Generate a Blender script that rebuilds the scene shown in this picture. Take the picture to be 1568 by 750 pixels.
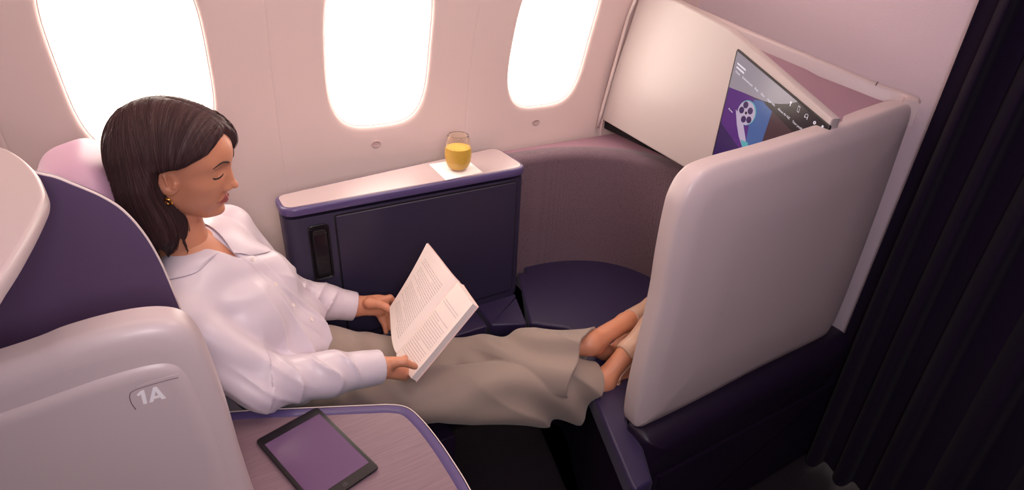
import bpy, bmesh, math, random
import numpy as np
from mathutils import Vector, Matrix
random.seed(7); rng = np.random.default_rng(7)
for o in list(bpy.data.objects): bpy.data.objects.remove(o, do_unlink=True)
S = bpy.context.scene
COL = S.collection

# ------------------------------------------------------------------ camera
cd = bpy.data.cameras.new('camera'); cam = bpy.data.objects.new('camera', cd); COL.objects.link(cam)
cam.matrix_world = Matrix(((0.8600, 0.2130, -0.4640, 0), (-0.5083, 0.4396, -0.7405, 0), (0.0462, 0.8727, 0.4861, 1.55), (0, 0, 0, 1)))
def _cam():
    def v(px, py): return np.array([px-784., -(py-375.), -885.])
    Z = -v(700, 1960); Z /= np.linalg.norm(Z)
    X = v(2415, -20); X -= Z*X.dot(Z); X /= np.linalg.norm(X)
    Y = np.cross(Z, X)
    return Matrix(((*X, 0), (*Y, 0), (*Z, 1.55), (0, 0, 0, 1)))
cam.matrix_world = _cam()
cd.sensor_fit = 'HORIZONTAL'; cd.sensor_width = 36; cd.lens = 885/1568*36; cd.clip_start = .02
S.camera = cam

# ------------------------------------------------------------------ world, lamps and added fills, exposure
W = bpy.data.worlds.new('world'); S.world = W; W.use_nodes = True
bg = W.node_tree.nodes['Background']; bg.inputs[0].default_value = (1.0, .90, .80, 1); bg.inputs[1].default_value = 7.0
def area(name, loc, target, sx, sy, power, col):
    l = bpy.data.lights.new(name, 'AREA'); l.shape = 'RECTANGLE'; l.size = sx; l.size_y = sy; l.energy = power; l.color = col
    o = bpy.data.objects.new(name, l); COL.objects.link(o); o.location = loc
    o.rotation_euler = (Vector(target)-Vector(loc)).to_track_quat('-Z', 'Y').to_euler()
    return o
area('ceiling_lamp', (-.30, .10, 2.12), (.25, 1.2, .9), .8, .5, 4.2, (1.0, .88, .86))
area('sidewall_wash_lamp', (.5, .98, 1.98), (.5, 1.6, 1.1), 2.4, .10, 7.2, (1.0, .82, .64))
area('mood_lamp', (.55, -.05, 2.10), (.45, 1.6, .75), .7, .3, 3.6, (.80, .56, .98))
area('face_fill_light', (.80, .62, 2.0), (.08, 1.15, 1.0), .3, .3, 3.6, (1.0, .86, .74))  # added warm fill that brightens the face, not a cabin fixture
area('divider_fill_light', (.05, -.25, 1.60), (.80, .7, .9), .35, .35, 8.0, (1.0, .93, .95))  # added fill behind the camera, gives the divider its falloff to the right
S.view_settings.view_transform = 'Standard'; S.view_settings.look = 'None'
S.view_settings.gamma = 1; S.view_settings.use_curve_mapping = False; S.view_settings.exposure = 0.0

# ------------------------------------------------------------------ materials
def lin(c):
    return tuple((x/255/12.92 if x/255 <= .04045 else ((x/255+.055)/1.055)**2.4) for x in c)+(1,)
def mat(name, col, rough=.5, metal=0., spec=.5, coat=0., sheen=0., bump=None, var=None, emit=None, trans=0, ior=1.45, sss=0, alpha=1):
    """bump=(scale, strength, dist, stretch(3))   var=(scale, amount)"""
    m = bpy.data.materials.new(name); m.use_nodes = True; n = m.node_tree; b = n.nodes['Principled BSDF']
    b.inputs['Base Color'].default_value = lin(col); b.inputs['Roughness'].default_value = rough
    b.inputs['Metallic'].default_value = metal; b.inputs['Specular IOR Level'].default_value = spec
    b.inputs['Coat Weight'].default_value = coat; b.inputs['Coat Roughness'].default_value = .25
    b.inputs['Sheen Weight'].default_value = sheen; b.inputs['IOR'].default_value = ior
    b.inputs['Transmission Weight'].default_value = trans; b.inputs['Subsurface Weight'].default_value = sss
    if sss: b.inputs['Subsurface Radius'].default_value = (1, .35, .2); b.inputs['Subsurface Scale'].default_value = .006
    if emit: b.inputs['Emission Color'].default_value = lin(emit[0]); b.inputs['Emission Strength'].default_value = emit[1]
    tc = n.nodes.new('ShaderNodeTexCoord')
    def mapped(st):
        mp = n.nodes.new('ShaderNodeMapping'); mp.inputs['Scale'].default_value = st; n.links.new(tc.outputs['Object'], mp.inputs[0]); return mp
    if bump:
        nz = n.nodes.new('ShaderNodeTexNoise'); nz.inputs['Scale'].default_value = bump[0]; nz.inputs['Detail'].default_value = 3
        n.links.new(mapped(bump[3] if len(bump) > 3 else (1, 1, 1)).outputs[0], nz.inputs['Vector'])
        bp = n.nodes.new('ShaderNodeBump'); bp.inputs['Strength'].default_value = bump[1]; bp.inputs['Distance'].default_value = bump[2]
        n.links.new(nz.outputs[0], bp.inputs['Height']); n.links.new(bp.outputs[0], b.inputs['Normal'])
    if var:
        nz = n.nodes.new('ShaderNodeTexNoise'); nz.inputs['Scale'].default_value = var[0]; nz.inputs['Detail'].default_value = 4
        n.links.new(mapped(var[2] if len(var) > 2 else (1, 1, 1)).outputs[0], nz.inputs['Vector'])
        mx = n.nodes.new('ShaderNodeMix'); mx.data_type = 'RGBA'
        c = lin(col); a = var[1]
        mx.inputs[6].default_value = tuple(x*(1-a) for x in c[:3])+(1,); mx.inputs[7].default_value = tuple(min(1, x*(1+a)) for x in c[:3])+(1,)
        n.links.new(nz.outputs[0], mx.inputs[0]); n.links.new(mx.outputs[2], b.inputs['Base Color'])
    return m
def weave(m, scale, strength, dist=.0006, ratio=1.0, rot=0):
    """crossed thread relief on top of a plain material"""
    n = m.node_tree; b = n.nodes['Principled BSDF']; tc = n.nodes.new('ShaderNodeTexCoord')
    outs = []
    for ax in ('X', 'Z'):
        w = n.nodes.new('ShaderNodeTexWave'); w.wave_type = 'BANDS'; w.bands_direction = ax; w.inputs['Scale'].default_value = scale*(ratio if ax == 'X' else 1)
        w.inputs['Distortion'].default_value = .6; w.inputs['Detail'].default_value = 1; n.links.new(tc.outputs['UV'], w.inputs['Vector'])
        outs.append(w)
    return m
M = {}
M['wall'] = mat('sidewall_plastic', (230, 206, 202), .55, bump=(220, .05, .001))
M['panel'] = mat('ivory_shell', (184, 170, 170), .38, coat=.1)
M['ctop'] = mat('console_laminate', (186, 166, 168), .34, coat=.15)
M['mauve'] = mat('mauve_shell', (196, 178, 180), .36, spec=.45, coat=.12)
M['mauve_dark'] = mat('mauve_tray', (158, 122, 138), .5)
M['edge'] = mat('pale_edge_trim', (222, 204, 200), .35)
M['purple'] = mat('purple_shell', (92, 72, 104), .42, coat=.08)
M['navy_shell'] = mat('navy_shell', (46, 40, 64), .42)
M['navy_edge'] = mat('violet_rim', (84, 70, 116), .3, coat=.3)
M['cushion'] = mat('navy_leather', (40, 28, 66), .45, sheen=.1, bump=(180, .12, .001), var=(6, .12))
M['black'] = mat('black_plastic', (20, 15, 22), .35)
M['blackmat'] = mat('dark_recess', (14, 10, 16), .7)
M['plinth'] = mat('plum_plinth', (30, 19, 40), .45, bump=(8, .1, .01))
M['carpet'] = mat('dark_carpet', (34, 24, 32), .95, bump=(420, 1, .006), var=(380, .95))
M['fabric'] = mat('mauve_weave', (112, 88, 100), .85, sheen=.25)
M['bulk'] = mat('bulkhead_cloth', (212, 192, 202), .7)
M['curtain'] = mat('plum_curtain', (26, 16, 36), .9, sheen=.04, spec=.15, bump=(600, .2, .001))
M['table'] = mat('table_laminate', (130, 104, 114), .42)
M['paper'] = mat('paper', (238, 222, 216), .75)
M['napkin'] = mat('paper_napkin', (246, 238, 236), .85, bump=(300, .2, .001))
M['leather'] = mat('mauve_leather', (205, 165, 190), .45, bump=(260, .1, .001))
M['white'] = mat('white_print', (240, 232, 236), .6)
M['seam'] = mat('seam_thread', (150, 120, 140), .7)
def tex_bump(m, kind):
    n = m.node_tree; b = n.nodes['Principled BSDF']; tc = n.nodes.new('ShaderNodeTexCoord')
    mp = n.nodes.new('ShaderNodeMapping'); n.links.new(tc.outputs['Object'], mp.inputs[0])
    bp = n.nodes.new('ShaderNodeBump')
    if kind == 'weave':      # small basket dots
        v = n.nodes.new('ShaderNodeTexVoronoi'); v.inputs['Randomness'].default_value = .6; v.inputs['Scale'].default_value = 300
        n.links.new(mp.outputs[0], v.inputs['Vector']); n.links.new(v.outputs[0], bp.inputs['Height'])
        bp.inputs['Strength'].default_value = .55; bp.inputs['Distance'].default_value = .0015; bp.invert = True
        rp = n.nodes.new('ShaderNodeMix'); rp.data_type = 'RGBA'; c = b.inputs['Base Color'].default_value[:]
        rp.inputs[6].default_value = tuple(x*1.25 for x in c[:3])+(1,); rp.inputs[7].default_value = tuple(x*.55 for x in c[:3])+(1,)
        n.links.new(v.outputs[0], rp.inputs[0]); n.links.new(rp.outputs[2], b.inputs['Base Color'])
    if kind == 'scale':      # embossed bulkhead covering: rows of short dashes
        mp.inputs['Scale'].default_value = (1, .8, 1.6); mp.inputs['Rotation'].default_value = (math.radians(20), 0, 0)
        v = n.nodes.new('ShaderNodeTexVoronoi'); v.inputs['Randomness'].default_value = .35; v.inputs['Scale'].default_value = 150
        n.links.new(mp.outputs[0], v.inputs['Vector']); n.links.new(v.outputs[0], bp.inputs['Height'])
        bp.inputs['Strength'].default_value = .3; bp.inputs['Distance'].default_value = .002; bp.invert = True
    if kind == 'brush':      # fine lines along the table
        mp.inputs['Rotation'].default_value = (0, 0, math.radians(26)); mp.inputs['Scale'].default_value = (4, 130, 20)
        v = n.nodes.new('ShaderNodeTexNoise'); v.inputs['Scale'].default_value = 3.2; v.inputs['Detail'].default_value = 3
        n.links.new(mp.outputs[0], v.inputs['Vector'])
        rp = n.nodes.new('ShaderNodeMix'); rp.data_type = 'RGBA'; c = b.inputs['Base Color'].default_value[:]
        rp.inputs[6].default_value = tuple(x*.62 for x in c[:3])+(1,); rp.inputs[7].default_value = tuple(min(1, x*1.3) for x in c[:3])+(1,)
        n.links.new(v.outputs[0], rp.inputs[0]); n.links.new(rp.outputs[2], b.inputs['Base Color'])
        n.links.new(v.outputs[0], bp.inputs['Height']); bp.inputs['Strength'].default_value = .15; bp.inputs['Distance'].default_value = .001
    n.links.new(bp.outputs[0], b.inputs['Normal'])
tex_bump(M['fabric'], 'weave'); tex_bump(M['bulk'], 'scale'); tex_bump(M['table'], 'brush')

# ------------------------------------------------------------------ helpers
def link(name, me, m=None, parent=None):
    o = bpy.data.objects.new(name, me); COL.objects.link(o)
    if m is not None and me is not None: me.materials.append(M[m] if isinstance(m, str) else m)
    if parent: o.parent = parent
    return o
def raw(name, V, Fc, m=None, parent=None, smooth=True, sharp=None):
    me = bpy.data.meshes.new(name); me.from_pydata([tuple(map(float, v)) for v in V], [], [tuple(int(i) for i in f) for f in Fc]); me.update()
    if smooth: me.shade_smooth()
    if sharp: me.set_sharp_from_angle(angle=math.radians(sharp))
    return link(name, me, m, parent)
def tag(o, label=None, cat=None, group=None, kind=None):
    if label: o['label'] = label
    if cat: o['category'] = cat
    if group: o['group'] = group
    if kind: o['kind'] = kind
    return o
def empty(name, loc=(0, 0, 0)):
    o = bpy.data.objects.new(name, None); COL.objects.link(o); o.location = loc; o.empty_display_size = .05; return o
def adopt(parent, *obs):
    """parent meshes modelled in world coordinates under an Empty that stands at the thing's base"""
    for o in obs:
        o.parent = parent; o.matrix_parent_inverse = Matrix.Translation(-parent.location)
def rpoly(pts, n=7):
    """pts: (x, y, r) -> rounded outline, ccw as given"""
    out = []; N = len(pts)
    for i in range(N):
        p0 = np.array(pts[i-1][:2], float); p = np.array(pts[i][:2], float); p1 = np.array(pts[(i+1) % N][:2], float); r = pts[i][2]
        if r <= 0: out.append(p); continue
        a = (p0-p); b = (p1-p); la = np.linalg.norm(a); lb = np.linalg.norm(b); a /= la; b /= lb
        ang = math.acos(max(-1, min(1, a.dot(b)))); d = min(r/math.tan(ang/2), la*.49, lb*.49)
        A = p+a*d; B = p+b*d
        for k in range(n+1):
            t = k/n; out.append((1-t)**2*A+2*t*(1-t)*p*1.0+t*t*B if ang > 1.2 else (1-t)**2*A+2*t*(1-t)*p+t*t*B)
    return np.array(out)
def smooth_closed(pts, n=6):
    """Catmull-Rom through closed points"""
    P = np.array(pts, float); N = len(P); out = []
    for i in range(N):
        p0, p1, p2, p3 = P[i-1], P[i], P[(i+1) % N], P[(i+2) % N]
        for k in range(n):
            t = k/n; out.append(.5*((2*p1)+(-p0+p2)*t+(2*p0-5*p1+4*p2-p3)*t*t+(-p0+3*p1-3*p2+p3)*t**3))
    return np.array(out)
def spline(pts, n=8):
    P = np.array(pts, float); P = np.vstack([2*P[0]-P[1], P, 2*P[-1]-P[-2]]); out = []
    for i in range(1, len(P)-2):
        p0, p1, p2, p3 = P[i-1:i+3]
        for k in range(n):
            t = k/n; out.append(.5*((2*p1)+(-p0+p2)*t+(2*p0-5*p1+4*p2-p3)*t*t+(-p0+3*p1-3*p2+p3)*t**3))
    out.append(P[-2]); return np.array(out)
def inset(O, d, lim=.014):
    if d > lim:     # beyond the corner radii shrink along the axes instead, so that the ring stays simple
        Q = inset(O, lim); c = (Q.max(0)+Q.min(0))/2; h = (Q.max(0)-Q.min(0))/2
        return c+(Q-c)*(1-(d-lim)/h)
    T = np.roll(O, -1, 0)-np.roll(O, 1, 0); T /= np.linalg.norm(T, axis=1)[:, None]+1e-9
    area2 = np.sum(O[:, 0]*np.roll(O[:, 1], -1)-np.roll(O[:, 0], -1)*O[:, 1])
    Nn = np.stack([-T[:, 1], T[:, 0]], 1)*(1 if area2 > 0 else -1)
    return O+Nn*d
def slab(name, O, levels, org, u, v, n, m, parent=None, sharp=35):
    """outline O (2D) lofted through levels [(inset, height along n)], both ends capped"""
    O = np.array(O); u, v, n, org = map(lambda a: np.array(a, float), (u, v, n, org))
    V = []; Fc = []; K = len(O)
    for d, h in levels:
        Q = inset(O, d) if abs(d) > 1e-9 else O
        V += [org+u*q[0]+v*q[1]+n*h for q in Q]
    for l in range(len(levels)-1):
        for i in range(K):
            j = (i+1) % K; Fc.append((l*K+i, l*K+j, (l+1)*K+j, (l+1)*K+i))
    Fc.append(tuple(range(K-1, -1, -1))); Fc.append(tuple((len(levels)-1)*K+i for i in range(K)))
    o = raw(name, V, Fc, m, parent)
    bm = bmesh.new(); bm.from_mesh(o.data); bmesh.ops.recalc_face_normals(bm, faces=bm.faces); bm.to_mesh(o.data); bm.free()
    o.data.set_sharp_from_angle(angle=math.radians(sharp)); return o
def rnd(t, r, n=4, back=0.0):
    """levels for a slab of thickness t whose front edge is rounded by r"""
    L = [(back, 0)] if back else [(0, 0)]
    if back: L.append((0, back))
    for k in range(n+1):
        a = k/n*math.pi/2; L.append((r*(1-math.cos(a)), t-r+r*math.sin(a)))
    L.append((r+.004, t)); return L
XZ = dict(u=(1, 0, 0), v=(0, 0, 1), n=(0, -1, 0)); XY = dict(u=(1, 0, 0), v=(0, 1, 0), n=(0, 0, 1))
def box(name, a, b, m, parent=None, bev=.004):
    O = rpoly([(a[0], a[1], bev), (b[0], a[1], bev), (b[0], b[1], bev), (a[0], b[1], bev)], 3)
    t = b[2]-a[2]
    return slab(name, O, [(bev*.7, 0), (0, bev), (0, t-bev), (bev*.3, t-bev*.3), (bev, t), (bev+.0005, t)], (0, 0, a[2]), m=m, parent=parent, **XY)
def tube(name, pts, r, m, parent=None, sides=8, closed=False, cap=True, flat=1.0, up=None):
    P = np.array(pts, float); N = len(P); R = np.broadcast_to(np.array(r, float), (N,))
    V = []; Fc = []
    T = (np.roll(P, -1, 0)-np.roll(P, 1, 0)) if closed else np.gradient(P, axis=0)
    T /= np.linalg.norm(T, axis=1)[:, None]+1e-12
    a = np.array(up if up is not None else (0, 0, 1.)) 
    if abs(T[0].dot(a)) > .95: a = np.array((1., 0, 0))
    for i in range(N):
        a2 = a-T[i]*a.dot(T[i]); a2 /= np.linalg.norm(a2)+1e-12; b2 = np.cross(T[i], a2)
        if up is None: a = a2
        for k in range(sides):
            th = 2*math.pi*k/sides; V.append(P[i]+R[i]*(a2*math.cos(th)*flat+b2*math.sin(th)))
    for i in range(N if closed else N-1):
        for k in range(sides):
            j = (i+1) % N; Fc.append((i*sides+k, i*sides+(k+1) % sides, j*sides+(k+1) % sides, j*sides+k))
    if not closed and cap:
        Fc.append(tuple(range(sides-1, -1, -1))); Fc.append(tuple((N-1)*sides+k for k in range(sides)))
    return raw(name, V, Fc, m, parent)
def lathe(name, prof, m, parent=None, org=(0, 0, 0), n=40):
    V = []; Fc = []
    for r, z in prof:
        for k in range(n):
            a = 2*math.pi*k/n; V.append((org[0]+r*math.cos(a), org[1]+r*math.sin(a), org[2]+z))
    for i in range(len(prof)-1):
        for k in range(n): Fc.append((i*n+k, i*n+(k+1) % n, (i+1)*n+(k+1) % n, (i+1)*n+k))
    if prof[0][0] > 1e-4: Fc.append(tuple(range(n-1, -1, -1)))
    if prof[-1][0] > 1e-4: Fc.append(tuple((len(prof)-1)*n+k for k in range(n)))
    return raw(name, V, Fc, m, parent, sharp=40)
def sweep(name, path, prof, m, parent=None, closed=False, sharp=40):
    """path (N,3) in plan, profile of (offset to the left of travel, dz)"""
    P = np.array(path, float); N = len(P)
    T = (np.roll(P, -1, 0)-np.roll(P, 1, 0)) if closed else np.gradient(P, axis=0)
    T[:, 2] = 0; T /= np.linalg.norm(T, axis=1)[:, None]; Lf = np.stack([-T[:, 1], T[:, 0], 0*T[:, 0]], 1)
    V = []; Fc = []; K = len(prof)
    for i in range(N):
        for o_, z_ in prof: V.append(P[i]+Lf[i]*o_+np.array((0, 0, z_)))
    for i in range(N if closed else N-1):
        for k in range(K): j = (i+1) % N; Fc.append((i*K+k, i*K+(k+1) % K, j*K+(k+1) % K, j*K+k))
    if not closed: Fc.append(tuple(range(K-1, -1, -1))); Fc.append(tuple((N-1)*K+k for k in range(K)))
    o = raw(name, V, Fc, m, parent)
    bm = bmesh.new(); bm.from_mesh(o.data); bmesh.ops.recalc_face_normals(bm, faces=bm.faces); bm.to_mesh(o.data); bm.free()
    o.data.set_sharp_from_angle(angle=math.radians(sharp)); return o
def text(name, body, size, org, u, v, m, parent=None, depth=.0004, align='LEFT', bold=0):
    cu = bpy.data.curves.new(name, 'FONT'); cu.body = body; cu.size = size; cu.extrude = depth; cu.align_x = align; cu.offset = bold
    to = bpy.data.objects.new(name, cu); me = bpy.data.meshes.new_from_object(to); bpy.data.objects.remove(to)
    u = np.array(u, float); v = np.array(v, float); n = np.cross(u, v); org = np.array(org, float)
    for vv in me.vertices: c = np.array(vv.co); vv.co = Vector(org+u*c[0]+v*c[1]+n*c[2])
    return link(name, me, m, parent)
# ------------------------------------------------------------------ the setting
def wall_y(z):
    z = np.asarray(z, float); q = np.clip(z-.85, 0, .65)
    return 1.62-.36*q*q-.468*np.clip(z-1.5, 0, 9)
box('floor', (-2.2, -1.6, -.05), (2.2, 2.0, 0), 'carpet')['kind'] = 'structure'
walls = empty('wall_left'); walls['kind'] = 'structure'
WX = [-1.171, -.604, -.037, .530, 1.097]
def window_panel(xc, idx):
    NA = 144; ang = np.arange(NA)/NA*2*np.pi; hw, hz, zc = .150, .232, 1.236; e = 3.5
    c, s = np.cos(ang), np.sin(ang)
    r = (np.abs(c/hw)**e+np.abs(s/hz)**e)**(-1/e); wx, wz = r*c, r*s
    # direction to the rectangular cell edge
    x1, z0, z1 = .2837, -zc, 2.15-zc
    tx = np.where(np.abs(c) > 1e-6, x1/np.maximum(np.abs(c), 1e-6), 1e9)
    tz = np.where(s > 0, z1/np.maximum(s, 1e-6), z0/np.minimum(s, -1e-6)); tz = np.where(np.abs(s) < 1e-6, 1e9, tz)
    R = np.minimum(tx, tz); ex, ez = R*c, R*s
    for cx, cz in ((x1, z1), (-x1, z1), (x1, z0), (-x1, z0)):
        k = int(np.argmin((c*math.hypot(cx, cz)-cx)**2+(s*math.hypot(cx, cz)-cz)**2)); ex[k], ez[k] = cx, cz
    V = []; rows = []
    prof = [(.955, .060), (.958, .050), (.962, .030), (.967, .018), (.975, .010), (.99, .004), (1.015, .0012), (1.05, 0)]
    for sc, dep_ in prof:
        x, z = wx*sc, wz*sc; V.append(np.stack([xc+x, wall_y(z+zc)+dep_, z+zc], 1))
    for t in (.03, .08, .15, .24, .35, .5, .66, .82, .94, .985, 1.0):
        x = wx*1.05*(1-t)+ex*t; z = wz*1.05*(1-t)+ez*t
        edge = np.clip((np.abs(x)-(x1-.004))/.004, 0, 1)**2*.0012
        V.append(np.stack([xc+x, wall_y(z+zc)+edge, z+zc], 1))
    L = len(V); V = np.concatenate(V); Fc = []
    for l in range(L-1):
        for i in range(NA): j = (i+1) % NA; Fc.append((l*NA+i, (l+1)*NA+i, (l+1)*NA+j, l*NA+j))
    o = raw('wall_panel', V, Fc, 'wall', walls)
    # gasket line and pane
    rim = np.stack([xc+wx*.972, wall_y(wz*.972+zc)+.012, wz*.972+zc], 1)
    Wd = empty('window_%d' % idx, (xc, 1.62, 1.0)); Wd['kind'] = 'structure'
    g = tube('gasket', rim, .0018, 'edge', sides=6, closed=True)
    pane_v = np.stack([xc+wx*.97, wall_y(wz*.97+zc)+.052, wz*.97+zc], 1)
    p = raw('pane', pane_v, [tuple(range(NA))], M['pane'])
    b = raw('dimmer_button', *dimmer(xc), 'dimmer')
    adopt(Wd, g, p, b)
def dimmer(xc):
    V = []; Fc = []; z0 = .955; n = 24
    O = []
    for k in range(n):
        a = 2*math.pi*k/n; O.append((math.cos(a)*.0125, math.sin(a)*.0105*(1.0 if math.sin(a) < 0 else .75)))
    for sc, d in ((1.15, 0), (1.1, .003), (.95, .0035), (.86, .001), (.5, .0012)):
        for x, z in O: V.append((xc-.015+x*sc, float(wall_y(z0+z*sc))-d, z0+z*sc))
    for l in range(4):
        for i in range(n): j = (i+1) % n; Fc.append((l*n+i, l*n+j, (l+1)*n+j, (l+1)*n+i))
    Fc.append(tuple(4*n+i for i in range(n))); return V, Fc
M['dimmer'] = mat('dimmer_button', (196, 168, 166), .4)
M['pane'] = mat('window_pane', (255, 250, 245), .05, trans=1, ior=1.01)
def thin_glass(name, tint=(255, 255, 255), gl=.06):
    m = bpy.data.materials.new(name); m.use_nodes = True; n = m.node_tree; n.nodes.clear()
    o = n.nodes.new('ShaderNodeOutputMaterial'); mx = n.nodes.new('ShaderNodeMixShader'); t = n.nodes.new('ShaderNodeBsdfTransparent'); g = n.nodes.new('ShaderNodeBsdfGlossy')
    t.inputs[0].default_value = lin(tint); g.inputs['Roughness'].default_value = .03; mx.inputs[0].default_value = gl
    n.links.new(t.outputs[0], mx.inputs[1]); n.links.new(g.outputs[0], mx.inputs[2]); n.links.new(mx.outputs[0], o.inputs[0]); return m
M['pane'] = thin_glass('window_pane', (255, 252, 248), .04)
for i, xc in enumerate(WX): window_panel(xc, i+1)
zs = np.linspace(0, 2.15, 40); bp_v = [(x, float(wall_y(z)), z) for z in zs for x in (1.379, 1.72)]
raw('wall_panel', bp_v, [(2*i, 2*i+1, 2*i+3, 2*i+2) for i in range(39)], 'wall', walls)
# bulkhead ahead, closing walls behind the camera, ceiling
bk = box('wall_front', (1.68, .62, 0), (1.72, 1.70, 2.15), 'bulk'); bk['kind'] = 'structure'
box('wall_front_aisle', (1.86, -1.6, 0), (1.90, .62, 2.15), 'purple')['kind'] = 'structure'
box('wall_back', (-1.62, -1.6, 0), (-1.58, 1.75, 2.15), 'mauve')['kind'] = 'structure'
box('wall_right', (-1.62, -1.64, 0), (1.9, -1.60, 2.15), 'mauve')['kind'] = 'structure'
box('ceiling', (-1.62, -1.64, 2.15), (1.9, 1.3, 2.2), 'panel')['kind'] = 'structure'

# ------------------------------------------------------------------ curtain (pleated sheet with thickness)
def curtain():
    n = 420; ys = np.linspace(.672, -.66, n); zs = np.linspace(.015, 2.1, 46); V = []
    s = (.672-ys)
    for z in zs:
        f = .9+.1*math.sin(z*1.3)
        ph = 2*np.pi*(s*9.2+.35*np.sin(s*7.1)+.05*math.sin(z*2.1))
        dx = .030*f*np.sin(ph)+.010*np.sin(2*ph+.8+z*.6)+.006*np.sin(ph*.47+2)
        yy = ys+.008*np.sin(ph*2+z)
        V.append(np.stack([1.63+dx, yy, np.full(n, z)], 1))
    K = len(zs); F1 = np.concatenate(V); Bk = F1+np.array((.004, 0, 0)); V = np.concatenate([F1, Bk]); o = K*n; Fc = []
    for a in range(K-1):
        for i in range(n-1):
            q = (a*n+i, (a+1)*n+i, (a+1)*n+i+1, a*n+i+1); Fc.append(q); Fc.append(tuple(o+k for k in reversed(q)))
        Fc.append((a*n, o+a*n, o+(a+1)*n, (a+1)*n))
    c = raw('curtain', V, Fc, 'curtain')
    tag(c, 'dark plum pleated curtain hanging to the floor across the aisle at the right', 'curtain')
curtain()

# ------------------------------------------------------------------ side console with remote
con = empty('side_console', (.54, 1.47, 0)); tag(con, 'dark navy storage console under the windows with a pale mauve top and long door', 'console')
cO = rpoly([(.192, 1.38, .035), (.905, 1.38, .045), (.905, 1.572, .04), (.192, 1.475, .03)], 8)
cb = slab('body', cO, [(0, 0), (0, .868), (.001, .872)], (0, 0, 0), m='navy_shell', **XY)
cr = slab('rim', inset(cO, -.004), [(.006, .006), (.001, .008), (0, .011), (0, .022), (.0015, .027), (.005, .030), (.0075, .0305), (.009, .029)], (0, 0, .874), m='navy_edge', **XY)
ct = slab('console_top', inset(cO, .0062), [(0, 0), (0, .0035), (.0015, .0045), (.004, .0046)], (0, 0, .9015), m='ctop', **XY)
dO = rpoly([(.318, .47, .006), (.868, .47, .006), (.868, .862, .006), (.318, .862, .006)], 3)
dg = slab('door_gap', inset(dO, -.004), [(0, 0), (0, .0012)], (0, 1.381, 0), m='blackmat', **XZ)
dd = slab('door', dO, [(0, 0), (0, .0035), (.0015, .005), (.004, .0052)], (0, 1.381, 0), m='navy_shell', **XZ)
rO = rpoly([(.244, .682, .014), (.298, .682, .014), (.298, .848, .014), (.244, .848, .014)], 5)
rr = slab('remote_recess', rO, [(0, 0), (0, .004), (.002, .005), (.006, .003), (.0065, .001), (.008, .001)], (0, 1.3805, 0), m='black', **XZ)
adopt(con, cb, cr, ct, dg, dd, rr)
rem = empty('remote_control', (.271, 1.378, .695)); tag(rem, 'black handheld remote docked upright in the recess of the side console', 'remote')
qO = rpoly([(.252, .695, .010), (.290, .695, .010), (.290, .836, .010), (.252, .836, .010)], 5)
rb = slab('remote_body', qO, [(0, 0), (0, .006), (.002, .009), (.005, .0095)], (0, 1.3785, 0), m='black', **XZ)
rs = slab('remote_screen', rpoly([(.256, .760, .002), (.286, .760, .002), (.286, .822, .002), (.256, .822, .002)], 2), [(0, 0), (0, .0004)], (0, 1.369, 0), m=mat('remote_glass', (26, 20, 30), .12), **XZ)
adopt(rem, rb, rs)
rk = []
for r_ in range(3):
    for c_ in range(2):
        k = slab('button', rpoly([(.259+c_*.014, .704+r_*.016, .003), (.269+c_*.014, .704+r_*.016, .003), (.269+c_*.014, .714+r_*.016, .003), (.259+c_*.014, .714+r_*.016, .003)], 2), [(0, 0), (0, .001), (.001, .0014)], (0, 1.369, 0), m='blackmat', **XZ); rk.append(k)
adopt(rem, *rk)

# ------------------------------------------------------------------ napkin and juice glass
nv = np.array([(.634, 1.382), (.757, 1.392), (.762, 1.512), (.640, 1.512)])
nap = slab('paper_napkin', nv, [(0, 0), (0, .0007), (.0004, .0011), (.001, .0012)], (0, 0, .9062), m='napkin', **XY)
tag(nap, 'square white paper napkin on the console top under the juice glass', 'napkin')
gx, gy, gz = .702, 1.442, .9076
gl = empty('juice_glass', (gx, gy, gz)); tag(gl, 'stemless clear glass of orange juice standing on the white napkin', 'glass')
def gr(z):   # outer radius of the tumbler by height
    return float(np.interp(z, [0, .004, .012, .028, .045, .062, .08, .104], [.0195, .024, .0315, .0375, .0395, .0385, .0355, .0300]))
zz = list(np.linspace(0, .104, 27)); prof = [(0, 0)]+[(gr(z), z) for z in zz]+[(gr(.104)-.0007, .1049), (gr(.104)-.0014, .104)]+[(gr(z)-.0016, z) for z in reversed([q for q in zz if q >= .008][:-1])]+[(.0, .006)]
gm = mat('clear_glass', (255, 250, 245), .02, trans=1, ior=1.45)
gb = lathe('tumbler', prof, gm, None, (gx, gy, gz), 56)
jz = list(np.linspace(.0065, .068, 18)); jp = [(0, .0064)]+[(max(gr(z)-.0012, .001), z) for z in jz]+[(gr(.068)-.003, .0685), (0, .0683)]
jm = mat('orange_juice', (255, 214, 104), .25, sss=.3, emit=None)
jb = lathe('juice', jp, jm, None, (gx, gy, gz), 56)
adopt(gl, gb, jb)

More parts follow.
